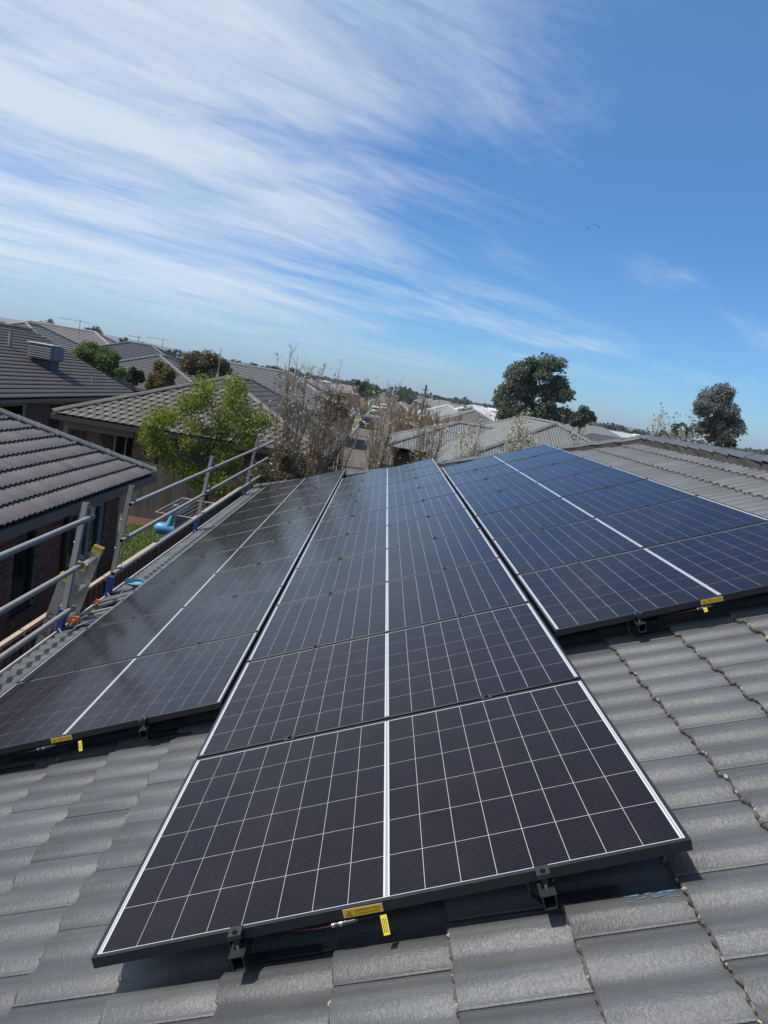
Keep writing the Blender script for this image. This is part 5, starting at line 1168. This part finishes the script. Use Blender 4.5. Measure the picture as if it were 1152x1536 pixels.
# ================================================================== FAR SUBURB, TREE BELTS, HILLS
rs = np.random.RandomState(21)
def hedge(name, lab, Y0, Y1, n, hmin, hmax, lm, seed, size, az=(-0.75, 0.75), per=120):
    rs = np.random.RandomState(seed); P = []
    for _ in range(n):
        D = rs.uniform(Y0, Y1); a = rs.uniform(*az); c = np.array([CAM.x + D * math.tan(a), CAM.y + D, 0.0]); h = rs.uniform(hmin, hmax); w = h * rs.uniform(0.5, 1.1)
        d = rs.normal(size=(per, 3)); d /= np.linalg.norm(d, axis=1)[:, None]; P.append(c + np.array([0, 0, h * 0.55]) + d * np.array([w, w, h * 0.45]) * (rs.uniform(0.2, 1, per) ** 0.4)[:, None])
    P = np.concatenate(P); ob = put(bpy.data.objects.new(name, quads_np(name, leaf_quads(P, size, rs, 0, 0.8), lm))); return tag(ob, lab, 'trees', kind='stuff')
hedge('tree_belt', 'far belt of dark trees beyond the suburb roofs', 260, 520, 170, 3.5, 7.5, LD, 1, 0.7)
hedge('tree_belt', 'furthest thin line of trees along the horizon', 700, 1500, 420, 6, 11, LD, 2, 1.9, per=70)
mb = MB(); mats = [mat('far_roof_grey', (0.17, 0.165, 0.165), 0.7), mat('far_roof_dark', (0.09, 0.09, 0.10), 0.7), mat('far_roof_brown', (0.20, 0.16, 0.13), 0.7), mat('far_roof_white', (0.65, 0.65, 0.65), 0.6), mat('far_wall', (0.33, 0.27, 0.22), 0.9)]
for _ in range(420):
    D = rs.uniform(130, 750); a = rs.uniform(-0.7, 0.7); x, y = CAM.x + D * math.tan(a), CAM.y + D
    if -12 < x < 15: continue
    w, d = rs.uniform(5, 8), rs.uniform(4, 6); h = 2.6; t = 0.42 * min(w, d); mi = rs.choice(4, p=[0.42, 0.3, 0.2, 0.08])
    mb.box((x - w + 0.4, y - d + 0.4, 0), (x + w - 0.4, y + d - 0.4, h), 4)
    q = min(w, d); A_, B2, C2, D2 = [Vector((x + i * w, y + j * d, h)) for i, j in ((-1, -1), (1, -1), (1, 1), (-1, 1))]; ra, rb = Vector((x - w + q, y, h + t)), Vector((x + w - q + 0.01, y, h + t))
    mb.add([A_, B2, C2, D2, ra, rb], [(0, 1, 5, 4), (2, 3, 4, 5), (3, 0, 4), (1, 2, 5)], int(mi))
sb = mb.build('distant_suburb', mats); tag(sb, 'distant mass of low suburban houses under the horizon', 'houses', kind='stuff')
# low hills
mb = MB(); n = 90; vs = []
for i in range(n + 1):
    a = R(-62 + 124 * i / n); k = i / n
    h = 38 + 16 * math.sin(k * 7 + 0.6) + 9 * math.sin(k * 23) + 4 * math.sin(k * 61) + (34 * max(0, 0.42 - k) / 0.42)
    for D, hh_ in ((4200, -1), (4700, h * 0.6), (5300, h), (6500, h * 0.7), (7500, -1)): vs.append(Vector((CAM.x + D * math.sin(a), CAM.y + D * math.cos(a), hh_)))
mb.add(vs, [(i * 5 + j, i * 5 + 5 + j, i * 5 + 6 + j, i * 5 + 1 + j) for i in range(n) for j in range(4)], 0, True)
tag(mb.build('hills', mat('hill_land', (0.075, 0.085, 0.06), 0.95, noise=0.004, col2=(0.11, 0.105, 0.07))), kind='structure')

# birds
BIRD = mat('bird_dark', (0.03, 0.03, 0.035), 0.8)
for i, (px, py, lab) in enumerate(((892, 337, 'topmost of three tiny dark birds in the blue sky'), (882, 343, 'tiny dark bird trailing behind the other two'), (897, 341, 'tiny dark bird just below the topmost one'))):
    b = CAM + ray(px, py).normalized() * 240; bd = empty('bird', b, lab, 'bird', 'birds in the sky')
    mb = MB(); mb.tube([b + Vector((-0.28, 0, 0)), b + Vector((-0.1, 0, 0.03)), b + Vector((0.15, 0, 0.02)), b + Vector((0.32, 0, 0.04))], [0.02, 0.08, 0.07, 0.015], 8); mb.build('body', BIRD, bd)
    for s in (-1, 1):
        mb = MB(); mb.prism([b + Vector(q) for q in ((0.14, 0.05 * s, 0.05), (0.10, 0.45 * s, 0.22), (-0.05, 0.85 * s, 0.16), (-0.06, 0.40 * s, 0.18), (-0.12, 0.05 * s, 0.04))], (0, 0, 0.015)); mb.build('wing', BIRD, bd)

# ================================================================== AIR
hzm = bpy.data.materials.new('haze'); hzm.use_nodes = True; hn = hzm.node_tree; hn.nodes.clear()
ho = hn.nodes.new('ShaderNodeOutputMaterial'); hv = hn.nodes.new('ShaderNodeVolumePrincipled'); hv.inputs['Color'].default_value = (0.80, 0.90, 1.0, 1); hv.inputs['Density'].default_value = 0.00014; hv.inputs['Anisotropy'].default_value = 0.2
hn.links.new(hv.outputs[0], ho.inputs['Volume'])
mb = MB(); mb.box((-9000, -200, -2), (9000, 9000, 110)); hb = mb.build('haze', hzm); tag(hb, 'thin pale haze in the distance', 'haze', kind='stuff')
